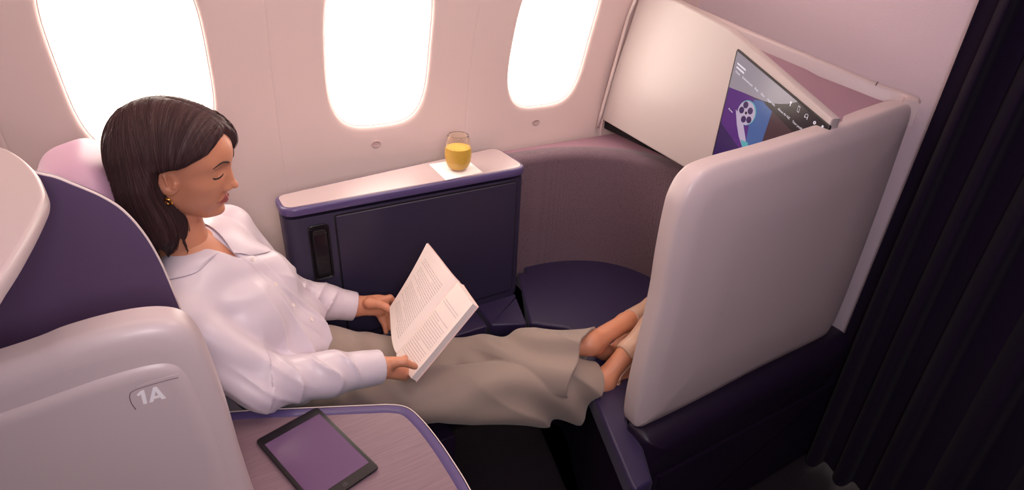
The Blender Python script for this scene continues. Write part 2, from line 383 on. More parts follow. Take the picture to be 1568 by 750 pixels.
# ------------------------------------------------------------------ curved fabric wall beyond the ottoman, and ledge behind it
fp = spline([(.908, 1.500), (.96, 1.506), (1.08, 1.500), (1.19, 1.470), (1.285, 1.412), (1.345, 1.335), (1.378, 1.24), (1.384, 1.13), (1.372, 1.0), (1.345, .87), (1.31, .765)], 8)
fp = np.c_[fp, np.zeros(len(fp))]
R_ = .030
pr = [(0, 0), (0, .20), (0, .435)]+[(R_-R_*math.cos(a), .435+R_*math.sin(a)) for a in np.linspace(.2, math.pi/2, 6)]+[(.055, .465), (.060, .462), (.062, .455), (.062, 0)]
cf = sweep('footwell_surround', fp+np.array((0, 0, .415)), pr, 'fabric')
tag(cf, 'curved mauve woven fabric wall wrapping round the footrest', 'partition')
lg = slab('corner_ledge', smooth_closed([(.93, 1.535), (1.25, 1.50), (1.36, 1.40), (1.42, 1.25), (1.44, .95), (1.66, .95), (1.66, 1.60), (1.3, 1.60), (.93, 1.60)], 1), [(0, 0), (0, .020), (.002, .022)], (0, 0, .852), m='mauve_dark', **XY)
tag(lg, 'dusky mauve corner ledge between the curved fabric wall and the screen panel', 'ledge')

def nh_(a): return a/np.linalg.norm(a, axis=1)[:, None]
# ------------------------------------------------------------------ ottoman and side shelf (navy cushions)
ott = empty('footrest_bench', (1.1, 1.1, 0)); tag(ott, 'wide navy purple padded footrest filling the corner under her feet', 'footrest')
oO = rpoly([(.966, 1.508, .02), (.842, 1.214, .012), (.936, 1.136, .03), (.915, 1.06, .02), (.826, .875, .05), (.716, .575, .015), (.775, .575, .015), (.822, .660, .01), (.845, .755, .02), (1.33, .755, .01)], 6)
fb_ = fp[::-1, :2][3:-11]; oO = np.vstack([oO, fb_+nh_(fb_-np.array((.95, 1.0)))*.006])
ob = slab('base', inset(oO, .012), [(0, 0), (0, .37)], (0, 0, .02), m='plinth', **XY)
oc = slab('cushion', oO, [(.006, 0), (0, .008), (0, .052), (.0015, .057), (.004, .0605), (.008, .0625), (.0085, .0625)], (0, 0, .389), m='cushion', **XY)
adopt(ott, ob, oc)
sh = empty('side_shelf', (.7, 1.3, 0)); tag(sh, 'navy padded shelf along the console foot, split by seams', 'shelf')
a1 = slab('shelf_cushion', rpoly([(.955, 1.496, .008), (.915, 1.496, .006), (.910, 1.377, .006), (.735, 1.377, .01), (.728, 1.262, .012), (.832, 1.214, .012)], 4), [(.003, 0), (0, .006), (0, .048), (.001, .052), (.004, .055)], (0, 0, .394), m='cushion', **XY)
a2 = slab('shelf_cushion', rpoly([(.722, 1.379, .008), (.30, 1.379, .01), (.30, 1.375, .01), (.46, 1.36, .02), (.60, 1.262, .012), (.718, 1.262, .012)], 4), [(.005, 0), (0, .006), (0, .046), (.002, .052), (.007, .055)], (0, 0, .394), m='cushion', **XY)
a3 = box('shelf_base', (.30, 1.30, .02), (.90, 1.379, .39), 'plinth')
adopt(sh, a1, a2, a3)

# ------------------------------------------------------------------ screen surround
scr = empty('screen_console', (1.5, 1.2, 0)); tag(scr, 'pale ivory angled screen cabinet against the bulkhead with a sunken tray on top', 'cabinet')
A = np.array([1.36, 1.617, .938]); B = np.array([1.371, 1.53, 1.349]); D = np.array([1.29, 1.057, .93])
pn = np.cross(B-A, D-A); pn /= np.linalg.norm(pn)
if pn[0] > 0: pn = -pn
pu = (D-A)-pn*(D-A).dot(pn); pu /= np.linalg.norm(pu); pv = np.cross(pn, pu); 
if pv[2] < 0: pv = -pv
def onpan(p): d = np.array(p, float)-A; return (d.dot(pu), d.dot(pv))
pts = [onpan(p) for p in [(1.36, 1.612, .938), (1.29, 1.057, .93), (1.262, .708, .93), (1.2585, .708, 1.204), (1.2585, .695, 1.206), (1.315, 1.086, 1.334), (1.345, 1.306, 1.371), (1.362, 1.45, 1.385), (1.370, 1.495, 1.386)]]
pts[2] = (pts[2][0], pts[2][1]); pts = pts[:3]+[pts[3]]+pts[5:]
pf = slab('face_panel', np.array(pts), [(.001, -.026), (0, -.022), (0, -.006), (.0015, -.0015), (.004, 0), (.006, 0)], A, pu, pv, pn, 'panel')
# rim: band running along the bulkhead then turning the corner into the divider
def bar(name, P, w, h, m, parent=None):
    pr_ = [(-w/2, -h), (-w/2, -.006), (-w/2+.003, -.0015), (-w/2+.008, 0), (w/2-.008, 0), (w/2-.003, -.0015), (w/2, -.006), (w/2, -h)]
    return sweep(name, P, pr_, m, parent)
rp_ = spline([(1.392, 1.495, 1.388), (1.388, 1.42, 1.382), (1.385, 1.30, 1.362), (1.43, 1.13, 1.322), (1.52, .93, 1.268), (1.578, .802, 1.234), (1.600, .745, 1.224), (1.592, .715, 1.221), (1.565, .700, 1.216)], 6)
rm = bar('rim', rp_, .034, .06, 'mauve')
trv = [(1.352, 1.17, 1.318), (1.315, 1.086, 1.312), (1.262, .745, 1.200), (1.29, .72, 1.192), (1.545, .735, 1.196), (1.588, .79, 1.206), (1.52, .93, 1.240), (1.43, 1.13, 1.294)]
trv = [(x, y, z-.006) for x, y, z in trv]
tr = raw('tray', trv, [(0, 1, 7), (1, 2, 6, 7), (2, 3, 4, 5, 6)], 'mauve_dark', smooth=False)
ow = sweep('outer_wall', rp_[24:-5]+np.array((0, 0, -.055)), [(-.014, -.78), (-.014, 0), (.008, 0), (.008, -.78)], 'mauve')
ow2 = sweep('upper_wall', rp_[:26]+np.array((0, 0, -.055)), [(.004, -.06), (.004, 0), (.016, 0), (.016, -.06)], 'mauve')
lipv = np.array([(1.312, 1.075, 1.328), (1.29, .915, 1.276), (1.266, .755, 1.205), (1.268, .725, 1.17)])
ft = tube('corner_trim', [(1.350, 1.606, .905), (1.352, 1.598, .96), (1.364, 1.535, 1.30), (1.368, 1.508, 1.375)], .006, 'edge', sides=8)
jt = tube('rim_joint', [(1.5605, .795, 1.2315), (1.5640, .7965, 1.2355), (1.578, .802, 1.2352), (1.590, .807, 1.2348), (1.594, .809, 1.2300)], .0010, 'blackmat', sides=6)
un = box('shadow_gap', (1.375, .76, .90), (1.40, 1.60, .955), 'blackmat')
adopt(scr, pf, rm, tr, ow, ow2, ft, jt, un)
# screen on the panel: corners in panel coordinates
def rayp(px, py):  # helper used only to read panel coordinates of measured points
    pass
TL = np.array(onpan((1.306, 1.035, 1.290))); BL = np.array(onpan((1.289, 1.024, .985))); TR = np.array(onpan((1.259, .693, 1.182)))
e1 = (TR-TL); L1 = np.linalg.norm(e1); e1 /= L1; e2 = BL-TL; L2 = np.linalg.norm(e2); e2 /= L2
mon = empty('screen', tuple(A+pu*BL[0]+pv*BL[1])); tag(mon, 'seat screen with a film reel picture and menu icons, partly hidden by the divider', 'screen')
L1 = .345
def sp(a, b, h=0.0):   # a along the top edge (0..1), b down the left edge (0..1)
    q = TL+e1*L1*a+e2*L2*b; return A+pu*q[0]+pv*q[1]+pn*(.002+h)
bez = rpoly([(*(TL+(BL-TL)*0-e1*.002-e2*.002), .006), (*(BL+e2*.002-e1*.002), .006), (*(BL+e1*L1+e2*.002), .006), (*(TL+e1*(L1+.002)-e2*.002), .006)], 4)
b0 = slab('bezel', bez, [(0, -.004), (0, .0012), (.0008, .0018), (.002, .0018)], A, pu, pv, pn, 'black')
adopt(mon, b0)
def scrm(name, col, s=.55, rough=.3):
    return mat(name, (8, 6, 10), .18, emit=(col, s))
SC = {k: scrm('screen_'+k, c, s) for k, (c, s) in dict(bg=((92, 50, 70), .55), violet=((92, 40, 128), .7), blue=((70, 100, 160), .75), grey=((150, 138, 148), .9), dark=((34, 20, 32), .6), brown=((80, 48, 60), .6), white=((225, 215, 225), 1.0), teal=((90, 170, 180), .8), reel=((185, 165, 190), .9), orange=((200, 130, 90), .8), deep=((60, 34, 92), .7)).items()}
def spoly(name, P, col, h):
    V = [sp(a, b, h) for a, b in P]; o = raw(name, V, [tuple(range(len(V)))], SC[col], smooth=False); adopt(mon, o); return o
spoly('display', [(0.01, .01), (0.01, .99), (.99, .99), (.99, .01)], 'bg', .0002)
spoly('display_violet', [(.01, .31), (.01, .99), (.38, .99), (.44, .20), (.2, .25)], 'violet', .0004)
spoly('display_deep', [(.01, .62), (.01, .99), (.99, .99), (.99, .80), (.4, .70), (.2, .66)], 'deep', .0005)
spoly('display_blue', [(.30, .24), (.33, .66), (.47, .66), (.50, .20), (.38, .20)], 'blue', .0006)
spoly('display_brown', [(.50, .20), (.47, .66), (.95, .80), (.95, .20)], 'brown', .0006)
spoly('display_haze', [(.01, .01), (.01, .31), (.06, .295), (.12, .275), (.2, .25), (.3, .222), (.4, .19), (.48, .158), (.55, .12), (.62, .075), (.70, .01)], 'grey', .0007)
spoly('display_menu_bar', [(.70, .01), (.62, .075), (.55, .12), (.48, .158), (.40, .19), (.42, .205), (.88, .235), (.99, .24), (.99, .01)], 'dark', .0008)
# film reel: disc with holes built as ring, hub, five spokes' worth of holes
def sdisc(name, ca, cb, r, col, h, n=28, r2=0, th=0):
    c = sp(ca, cb, h); V = []; Fc = []
    a3 = sp(ca+.1, cb, h)-c; a3 /= np.linalg.norm(a3); b3 = np.cross(pn, a3)
    for rr2 in ((r, r2) if r2 else (r,)):
        for k in range(n): t = 2*math.pi*k/n; V.append(c+a3*math.cos(t)*rr2+b3*math.sin(t)*rr2)
    if r2: Fc = [(i, (i+1) % n, n+(i+1) % n, n+i) for i in range(n)]
    else: Fc = [tuple(range(n))]
    o = raw(name, V, Fc, SC[col], smooth=False); adopt(mon, o)
sdisc('reel', .255, .38, .030, 'reel', .0010); sdisc('reel_edge', .260, .375, .0315, 'teal', .0009)
for k in range(5):
    t = 2*math.pi*k/5+.5; sdisc('reel_hole', .255+math.cos(t)*.052, .38+math.sin(t)*.060, .0088, 'deep', .0012, 14)
sdisc('reel_hub', .255, .38, .004, 'dark', .0012, 12)
spoly('film_strip', [(.14, .42), (.19, .52), (.24, .59), (.33, .66), (.36, .63), (.31, .55), (.26, .48), (.18, .43)], 'reel', .0011)
spoly('film_tail', [(.27, .60), (.34, .69), (.385, .65), (.35, .57)], 'teal', .0012)
spoly('card_picture', [(.24, .72), (.28, .82), (.38, .82), (.40, .72), (.32, .70)], 'reel', .0010)
spoly('card_frame', [(.66, .40), (.66, .70), (.86, .70), (.86, .40)], 'white', .0009); spoly('card_inner', [(.667, .413), (.667, .69), (.853, .69), (.853, .413)], 'deep', .0011)
nh = lambda v: v/np.linalg.norm(v)
tu = nh(sp(1, 0)-sp(0, 0)); tv = nh(np.cross(pn, tu)); 
if tv[2] < 0: tv = -tv
def stext(s, a, b, size, col='white'):
    t_ = text('screen_text', s, size, sp(a, b, .0013), tu, tv, SC[col], None, .0001); adopt(mon, t_)
for b_ in (.085, .115): spoly('display_caption', [(.04, b_), (.04, b_+.014), (.17-b_*.3, b_+.014), (.17-b_*.3, b_)], 'white', .0012)
for w_, a_, b_ in (('Home', .04, .165), ('Entertainment', .125, .165), ('Shop', .275, .165), ('Dine', .35, .165), ('Flight info', .425, .165), ('About Air NZ', .545, .165), ('Your profile', .70, .165)): stext(w_, a_, b_, .0075)
stext('Movies', .06, .47, .0065)
def icon(a, b, kind):
    if kind == 'bulb': sdisc('icon', a, b, .0030, 'white', .0013, 12); spoly('icon', [(a-.004, b+.008), (a+.004, b+.008), (a+.004, b+.026), (a-.004, b+.026)], 'white', .0013)
    if kind == 'tablet': spoly('icon', [(a-.0095, b-.022), (a+.0095, b-.022), (a+.0095, b+.022), (a-.0095, b+.022)], 'white', .0012); spoly('icon', [(a-.0075, b-.018), (a+.0075, b-.018), (a+.0075, b+.018), (a-.0075, b+.018)], 'dark', .0013)
    if kind == 'phones':
        sdisc('icon', a, b, .0046, 'white', .0013, 16, .0037)
        for s_ in (-1, 1): spoly('icon', [(a+s_*.0125-.002, b), (a+s_*.0125+.002, b), (a+s_*.0125+.002, b+.022), (a+s_*.0125-.002, b+.022)], 'white', .0014)
    if kind == 'gear': sdisc('icon', a, b, .0040, 'white', .0013, 8, .0015)
    if kind == 'person': sdisc('icon', a, b-.018, .0028, 'white', .0013, 12); spoly('icon', [(a-.012, b+.03), (a-.005, b-.002), (a+.005, b-.002), (a+.012, b+.03)], 'white', .0013)
for a, k in ((.645, 'bulb'), (.725, 'tablet'), (.805, 'phones'), (.885, 'gear'), (.955, 'person')): icon(a, .05, k)
# ------------------------------------------------------------------ aisle divider ahead of the passenger
div = empty('aisle_divider', (1.22, .68, 0)); tag(div, 'tall mauve rounded privacy divider hiding her toes, on a dark plum plinth', 'divider')
DO = smooth_closed([(.826, .842), (.822, .957), (.822, 1.050), (.828, 1.098), (.852, 1.136), (.905, 1.154), (1.099, 1.166), (1.322, 1.186), (1.50, 1.206), (1.560, 1.208), (1.585, 1.19), (1.592, 1.14), (1.610, .874), (1.615, .60), (1.600, .515), (1.560, .487), (1.40, .484), (1.249, .481), (1.024, .468), (.872, .467), (.838, .472), (.821, .495), (.816, .60)], 5)
df = slab('divider_panel', DO, [(.014, -.052), (.004, -.048), (0, -.040), (0, -.012), (.0012, -.005), (.004, -.001), (.010, .003), (.024, .009), (.036, .0135), (.044, .0155), (.056, .017), (.09, .0205), (.13, .0235), (.17, .025), (.175, .025)], (0, .700, 0), m='mauve', **XZ)
adopt(div, df)
pl = empty('divider_plinth', (1.22, .68, 0)); tag(pl, 'dark plum moulded base under the tall divider', 'base')
PO = rpoly([(.822, .300, .06), (1.60, .300, .05), (1.66, .50, .03), (1.60, .50, .02), (.824, .474, .02)], 6)
p1 = slab('plinth_bulge', PO, [(.012, -.045), (0, -.035), (0, .0), (.003, .018), (.012, .032), (.030, .044), (.055, .050), (.08, .051)], (0, .690, 0), m='plinth', **XZ)
PL = rpoly([(.86, .0, .01), (1.66, .0, .01), (1.66, .34, .01), (.87, .34, .01)], 3)
p2 = slab('plinth_base', PL, [(0, -.10), (0, .03), (.01, .036), (.012, .036)], (0, .675, 0), m='plinth', **XZ)
adopt(pl, p1, p2)
# bench side strip in front of the plinth is the footrest itself
# ------------------------------------------------------------------ aisle panel 1A
sp1 = empty('seat_shell_panel', (-.3, .68, 0)); tag(sp1, 'pale mauve rounded aisle panel marked 1A at the lower left', 'panel')
SO = smooth_closed([(-.70, 1.045), (-.45, 1.075), (-.218, 1.097), (-.156, 1.108), (-.105, 1.111), (-.066, 1.106), (-.040, 1.092), (-.027, 1.064), (-.021, 1.018), (-.016, .932), (-.0145, .839), (-.012, .765), (-.006, .60), (-.006, .30), (-.35, .25), (-.70, .30)], 6)
s1 = slab('panel_shell', SO, [(.010, -.045), (0, -.036), (0, -.010), (.0015, -.004), (.005, .001), (.011, .0055), (.020, .0085), (.032, .010), (.036, .0102)], (0, .700, 0), m='mauve', **XZ)
# raised field with a stepped upper edge
SF = smooth_closed([(-.70, 1.000), (-.45, 1.022), (-.235, 1.042), (-.172, 1.049), (-.126, 1.0535), (-.085, 1.053), (-.062, 1.045), (-.052, 1.025), (-.046, .98), (-.040, .90), (-.036, .70), (-.036, .45), (-.35, .40), (-.70, .45)], 6)
s2 = slab('raised_field', SF, [(0, 0), (0, .0005), (.003, .0030), (.009, .0052), (.016, .0058), (.018, .0058)], (0, .6905, 0), m='mauve', **XZ)
pq = rpoly([(-.1155, .994, .003), (-.056, .992, .004), (-.056, 1.0255, .006), (-.1155, 1.029, .008)], 5)
adopt(sp1, s1, s2)
q1 = tube('plaque_outline', [(x, .6846, z) for x, z in spline([(-.1135, .996), (-.1155, 1.008), (-.1145, 1.020), (-.109, 1.0255), (-.095, 1.0268), (-.075, 1.027), (-.060, 1.0262)], 5)], .00055, mat('groove', (120, 95, 105), .5), sides=6)
q2 = tube('plaque_outline', [(x, .6846, z) for x, z in spline([(-.107, 1.0295), (-.09, 1.031), (-.07, 1.0318), (-.056, 1.030)], 4)], .0004, 'mauve', sides=6)
def glyphs(name, polys, org, sz, h):
    V = []; Fc = []
    for P_ in polys:
        n0 = len(V); V += [(org[0]+x*sz+y*sz*.06, org[1], org[2]+y*sz-x*sz*.03) for x, y in P_]; V += [(v[0], v[1]-h, v[2]) for v in V[n0:]]; k = len(P_)
        Fc.append(tuple(range(n0+k-1, n0-1, -1))); Fc.append(tuple(range(n0+k, n0+2*k)))
        for i in range(k): j = (i+1) % k; Fc.append((n0+i, n0+j, n0+k+j, n0+k+i))
    o = raw(name, V, Fc, 'white', smooth=False); bm = bmesh.new(); bm.from_mesh(o.data); bmesh.ops.recalc_face_normals(bm, faces=bm.faces); bm.to_mesh(o.data); bm.free(); return o
t1 = glyphs('seat_number', [[(.20, 0), (.40, 0), (.40, 1), (.24, 1), (.0, .80), (.07, .66), (.20, .76)],
    [(.50, 0), (.71, 0), (.765, .17), (1.085, .17), (1.14, 0), (1.36, 0), (1.02, 1), (.84, 1)][:3]+[(.82, .34), (.93, .70), (.84, 1)],
    [(1.36, 0), (1.02, 1), (.84, 1), (.93, .70), (1.03, .34), (1.085, .17), (1.14, 0)], [(.765, .17), (1.085, .17), (1.03, .34), (.82, .34)]], (-.1085, .6846, 1.0010), .0215, .0005)
adopt(sp1, q1, q2, t1)

# ------------------------------------------------------------------ dark wing shell behind the head, pale top slab
wg = empty('seat_wing_shell', (-.35, .9, 0)); tag(wg, 'dark purple curved seat wing with a thin pale edge, beside her shoulder', 'seat shell')
wl = [(-.75, 1.262), (-.35, 1.258), (-.196, 1.247), (-.153, 1.235), (-.128, 1.217), (-.102, 1.194), (-.083, 1.168), (-.068, 1.129), (-.0585, 1.082), (-.053, 1.028), (-.048, .964), (-.042, .85), (-.038, .72)]
wsp = spline(wl, 7)
WO = np.vstack([wsp, [(-.038, .718), (-.75, .718)]])[::-1]
w1 = slab('wing_panel', WO, [(0, -.014), (0, 0)], (0, .900, 0), m='purple', sharp=50, **XZ)
w2 = tube('edge_trim', [(x, .904, z) for x, z in wsp], .0024, 'edge', sides=8)
adopt(wg, w1, w2)
TO = smooth_closed([(-.26, 1.05), (-.207, .998), (-.180, .946), (-.158, .881), (-.145, .823), (-.140, .785), (-.142, .744), (-.149, .674), (-.160, .599), (-.19, .45), (-.30, .40), (-.55, .45), (-.60, .75), (-.50, 1.05), (-.38, 1.10)], 6)
ts = slab('shell_top', TO, [(.006, 0), (.001, .003), (0, .006), (0, .015), (.0015, .0185), (.004, .020), (.006, .020)], (0, 0, 1.232), m='mauve', **XY)
tag(ts, 'pale rounded shell top at the far left edge above the dark wing', 'shelf')

# ------------------------------------------------------------------ passenger seat: pan, back, headrest
st = empty('seat', (.1, 1.17, 0)); tag(st, 'navy reclined airliner seat the woman lies back in, mauve headrest behind her hair', 'seat')
def sbox(name, size, loc, rot, m, e=.35, n=20):
    """super-ellipsoid cushion"""
    V = []; Fc = []
    def pw(x): return math.copysign(abs(x)**e, x)
    for i in range(n+1):
        ph = -math.pi/2+math.pi*i/n
        for k in range(2*n):
            th = math.pi*k/n; V.append(Vector((size[0]*pw(math.cos(ph))*pw(math.cos(th)), size[1]*pw(math.cos(ph))*pw(math.sin(th)), size[2]*pw(math.sin(ph)))))
    R = Matrix.Rotation(rot, 3, 'Y'); V = [R @ v+Vector(loc) for v in V]
    for i in range(n):
        for k in range(2*n): j = (k+1) % (2*n); Fc.append((i*2*n+k, i*2*n+j, (i+1)*2*n+j, (i+1)*2*n+k))
    return raw(name, V, Fc, m)
c1 = sbox('seat_cushion', (.30, .200, .050), (.10, 1.165, .420), 0, 'cushion', .25)
c2 = sbox('backrest', (.06, .23, .36), (-.215, 1.20, .80), math.radians(-24), 'cushion', .3)
c3 = sbox('headrest', (.062, .125, .100), (-.150, 1.230, 1.062), math.radians(-16), 'leather', .6, 26)
c4 = box('seat_base', (-.25, .96, .02), (.46, 1.36, .39), 'plinth')
c5 = box('armrest', (-.10, .935, .45), (.22, .975, .60), 'blackmat', bev=.01)
hs = tube('headrest_seam', [(x, y, z) for x, y, z in spline([(-.145, 1.190, 1.19), (-.138, 1.180, 1.16), (-.136, 1.178, 1.11)], 5)], .0012, 'seam', sides=6)
adopt(st, c1, c2, c3, c4, c5); 
bpy.data.objects.remove(hs)

# ------------------------------------------------------------------ tray table and tablet
tb = empty('side_table', (.1, .8, 0)); tag(tb, 'mauve brushed side table with a raised violet rim, holding a tablet', 'table')
KO = smooth_closed([(-.011, .969), (.124, .909), (.225, .863), (.262, .845), (.288, .822), (.3005, .780), (.308, .72), (.311, .66), (.311, .59), (.30, .52), (.15, .50), (-.09, .52), (-.12, .70), (-.12, .92), (-.075, .985)], 6)
k0 = slab('tabletop', inset(KO, .008), [(0, 0), (0, .018)], (0, 0, .668), m='table', **XY)
Kc = np.c_[KO, np.zeros(len(KO))][::-1]
k1 = sweep('rim', Kc+np.array((0, 0, .69)), [(.0, -.026), (-.0005, -.006), (.0008, -.001), (.003, .0006), (.006, 0), (.0175, -.0035), (.0185, -.0045), (.019, -.026)], 'navy_edge', closed=True)
k3 = tube('rim_highlight', Kc+np.array((0, 0, .6905)), .0011, 'edge', sides=6, closed=True)
k2 = slab('table_apron', inset(KO, .004), [(.010, 0), (.002, .006), (0, .012), (0, .030)], (0, 0, .636), m='navy_shell', **XY)
k4 = box('table_support', (-.10, .74, .02), (.06, .90, .64), 'plinth', bev=.02)
adopt(tb, k0, k1, k2, k3, k4)
tq = np.array([(.010, .873), (.131, .906), (.190, .708), (.069, .675)])
tab = empty('tablet', (.1, .79, .688)); tag(tab, 'black framed tablet lying askew on the mauve side table, violet reflection coloured into its screen', 'tablet')
def inq(q, d): return np.array(q)
to = rpoly([(x, y, .008) for x, y in tq], 6)
g1 = slab('tablet_body', to, [(.0025, 0), (.0005, .0018), (0, .0035), (0, .0052), (.0006, .0062), (.002, .0065)], (0, 0, .6865), m='black', **XY)
ctr = tq.mean(0); ex_ = (tq[1]-tq[0]); ey_ = (tq[3]-tq[0]); lx, ly = np.linalg.norm(ex_), np.linalg.norm(ey_)
a_, b_ = .0075/lx, .021/ly
sq = [tq[0]+ex_*a+ey_*b for a, b in ((a_, b_), (1-a_, b_), (1-a_, 1-b_), (a_, 1-b_))]
g2 = slab('tablet_screen', np.array(sq), [(0, 0), (0, .0005)], (0, 0, .6928), m=mat('tablet_glass', (92, 60, 104), .16, spec=.8, coat=.6), **XY)  # violet base colour stands in for a reflection on dark glass
hb = tq[0]+ex_*.5+ey_*(1-.010/ly)
g3 = lathe('home_button', [(.0046, 0), (.0046, .0003), (.0035, .0004)], mat('button_ring', (52, 44, 56), .3), None, (hb[0], hb[1], .6929), 24)
adopt(tab, g1, g2, g3)
# ------------------------------------------------------------------ implicit modelling: distance fields polygonised with surface nets
def sdf_mesh(f, lo, hi, res, coarse=4):
    lo = np.array(lo, float); hi = np.array(hi, float)
    nc = np.ceil((hi-lo)/(res*coarse)).astype(int)+1; n = nc*coarse
    ax = [lo[i]+res*(np.arange(nc[i])*coarse+(coarse-1)/2) for i in range(3)]
    G = np.stack(np.meshgrid(*ax, indexing='ij'), -1).reshape(-1, 3).astype(np.float32)
    dc = f(G).reshape(nc); thr = res*coarse*1.15+res
    D = np.repeat(np.repeat(np.repeat(np.sign(dc).astype(np.float32)*thr, coarse, 0), coarse, 1), coarse, 2)
    mk = np.abs(dc) < thr*1.25
    m = np.repeat(np.repeat(np.repeat(mk, coarse, 0), coarse, 1), coarse, 2)
    idx = np.argwhere(m); P = (lo+idx*res).astype(np.float32)
    out = np.empty(len(P), np.float32)
    for a in range(0, len(P), 400000): out[a:a+400000] = f(P[a:a+400000])
    D[m] = out
    s = D < 0
    c = s[:-1, :-1, :-1].astype(np.int8)
    tot = sum(s[i:s.shape[0]-1+i, j:s.shape[1]-1+j, k:s.shape[2]-1+k].astype(np.int8) for i in (0, 1) for j in (0, 1) for k in (0, 1))
    cells = np.argwhere((tot > 0) & (tot < 8)); vid = -np.ones(c.shape, np.int32); vid[tuple(cells.T)] = np.arange(len(cells))
    acc = np.zeros((len(cells), 3)); cnt = np.zeros(len(cells))
    cor = [(i, j, k) for i in (0, 1) for j in (0, 1) for k in (0, 1)]
    for a in cor:
        for d in range(3):
            if a[d] == 1: continue
            b = list(a); b[d] = 1
            va = D[cells[:, 0]+a[0], cells[:, 1]+a[1], cells[:, 2]+a[2]]; vb = D[cells[:, 0]+b[0], cells[:, 1]+b[1], cells[:, 2]+b[2]]
            x = (va < 0) != (vb < 0); t = va[x]/(va[x]-vb[x]); p = np.tile(np.array(a, float), (len(t), 1)); p[:, d] += t
            acc[x] += p; cnt[x] += 1
    V = lo+(cells+acc/cnt[:, None])*res
    quads = []
    for d in range(3):
        o1, o2 = [e for e in range(3) if e != d]
        sl_a = [slice(1, -1)]*3; sl_a[d] = slice(0, -1); sl_b = [slice(1, -1)]*3; sl_b[d] = slice(1, None)
        A_, B_ = s[tuple(sl_a)], s[tuple(sl_b)]
        e = np.argwhere(A_ != B_); off = np.ones(3, int); off[d] = 0; e0 = e+off
        ins = A_[tuple(e.T)]
        def cell(da, db):
            q = e0.copy(); q[:, o1] -= da; q[:, o2] -= db; return vid[q[:, 0].clip(0, vid.shape[0]-1), q[:, 1].clip(0, vid.shape[1]-1), q[:, 2].clip(0, vid.shape[2]-1)]
        q = np.stack([cell(1, 1), cell(0, 1), cell(0, 0), cell(1, 0)], 1)
        flip = ins if d != 1 else ~ins
        q[~flip] = q[~flip][:, ::-1]; quads.append(q[(q >= 0).all(1)])
    return V, np.concatenate(quads)
def mesh_np(name, V, Q, m, parent=None, relax=1):
    V = V.copy()
    for _ in range(relax):      # light umbrella smoothing
        acc = np.zeros_like(V); cnt = np.zeros(len(V))
        for a, b in ((0, 1), (1, 2), (2, 3), (3, 0)):
            np.add.at(acc, Q[:, a], V[Q[:, b]]); np.add.at(cnt, Q[:, a], 1); np.add.at(acc, Q[:, b], V[Q[:, a]]); np.add.at(cnt, Q[:, b], 1)
        V = V*.5+.5*acc/np.maximum(cnt, 1)[:, None]
    me = bpy.data.meshes.new(name); me.vertices.add(len(V)); me.vertices.foreach_set('co', V.astype(np.float32).ravel())
    me.loops.add(len(Q)*4); me.loops.foreach_set('vertex_index', Q.astype(np.int32).ravel())
    me.polygons.add(len(Q)); me.polygons.foreach_set('loop_start', np.arange(0, len(Q)*4, 4, dtype=np.int32)); me.update(calc_edges=True); me.validate(); me.shade_smooth()
    return link(name, me, m, parent)
# primitives on (N,3) float32 arrays
def cone(P, a, b, ra, rb):
    a = np.asarray(a, np.float32); b = np.asarray(b, np.float32); ab = b-a; t = np.clip(((P-a) @ ab)/float(ab @ ab+1e-12), 0, 1)
    return np.linalg.norm(P-a-t[:, None]*ab, axis=1)-(ra+(rb-ra)*t)
def econe(P, a, b, ra, rb, side, fa, fb=None):
    """cone whose cross-section is squashed by fa..fb along the unit vector side"""
    a = np.asarray(a, np.float32); b = np.asarray(b, np.float32); ab = b-a; L = float(np.linalg.norm(ab)); w = ab/L
    side = np.asarray(side, np.float32); side = side-w*(side @ w); side = side/np.linalg.norm(side); o = np.cross(w, side)
    q = P-a; t = q @ w; tc = np.clip(t/L, 0, 1); ra_ = ra+(rb-ra)*tc; f_ = fa+((fb if fb is not None else fa)-fa)*tc
    k = np.sqrt(((q @ side)/f_)**2+(q @ o)**2+(t-tc*L)**2)-ra_
    return k*np.minimum(1, f_)
def ell(P, c, r, Rm=None):
    q = P-np.asarray(c, np.float32)
    if Rm is not None: q = q @ np.asarray(Rm, np.float32)
    r = np.asarray(r, np.float32); k0 = np.linalg.norm(q/r, axis=1); k1 = np.linalg.norm(q/(r*r), axis=1)
    return k0*(k0-1)/np.maximum(k1, 1e-6)
def su(a, b, k):
    h = np.maximum(k-np.abs(a-b), 0)/k; return np.minimum(a, b)-h*h*k*.25
def ss(a, b, k):          # a minus b
    h = np.maximum(k-np.abs(-b-a), 0)/k; return np.maximum(a, -b)+h*h*k*.25
def si(a, b, k): return -su(-a, -b, k)
def rot3(yaw=0, pitch=0, roll=0):
    return np.array(Matrix.Rotation(yaw, 3, 'Z') @ Matrix.Rotation(pitch, 3, 'Y') @ Matrix.Rotation(roll, 3, 'X'))

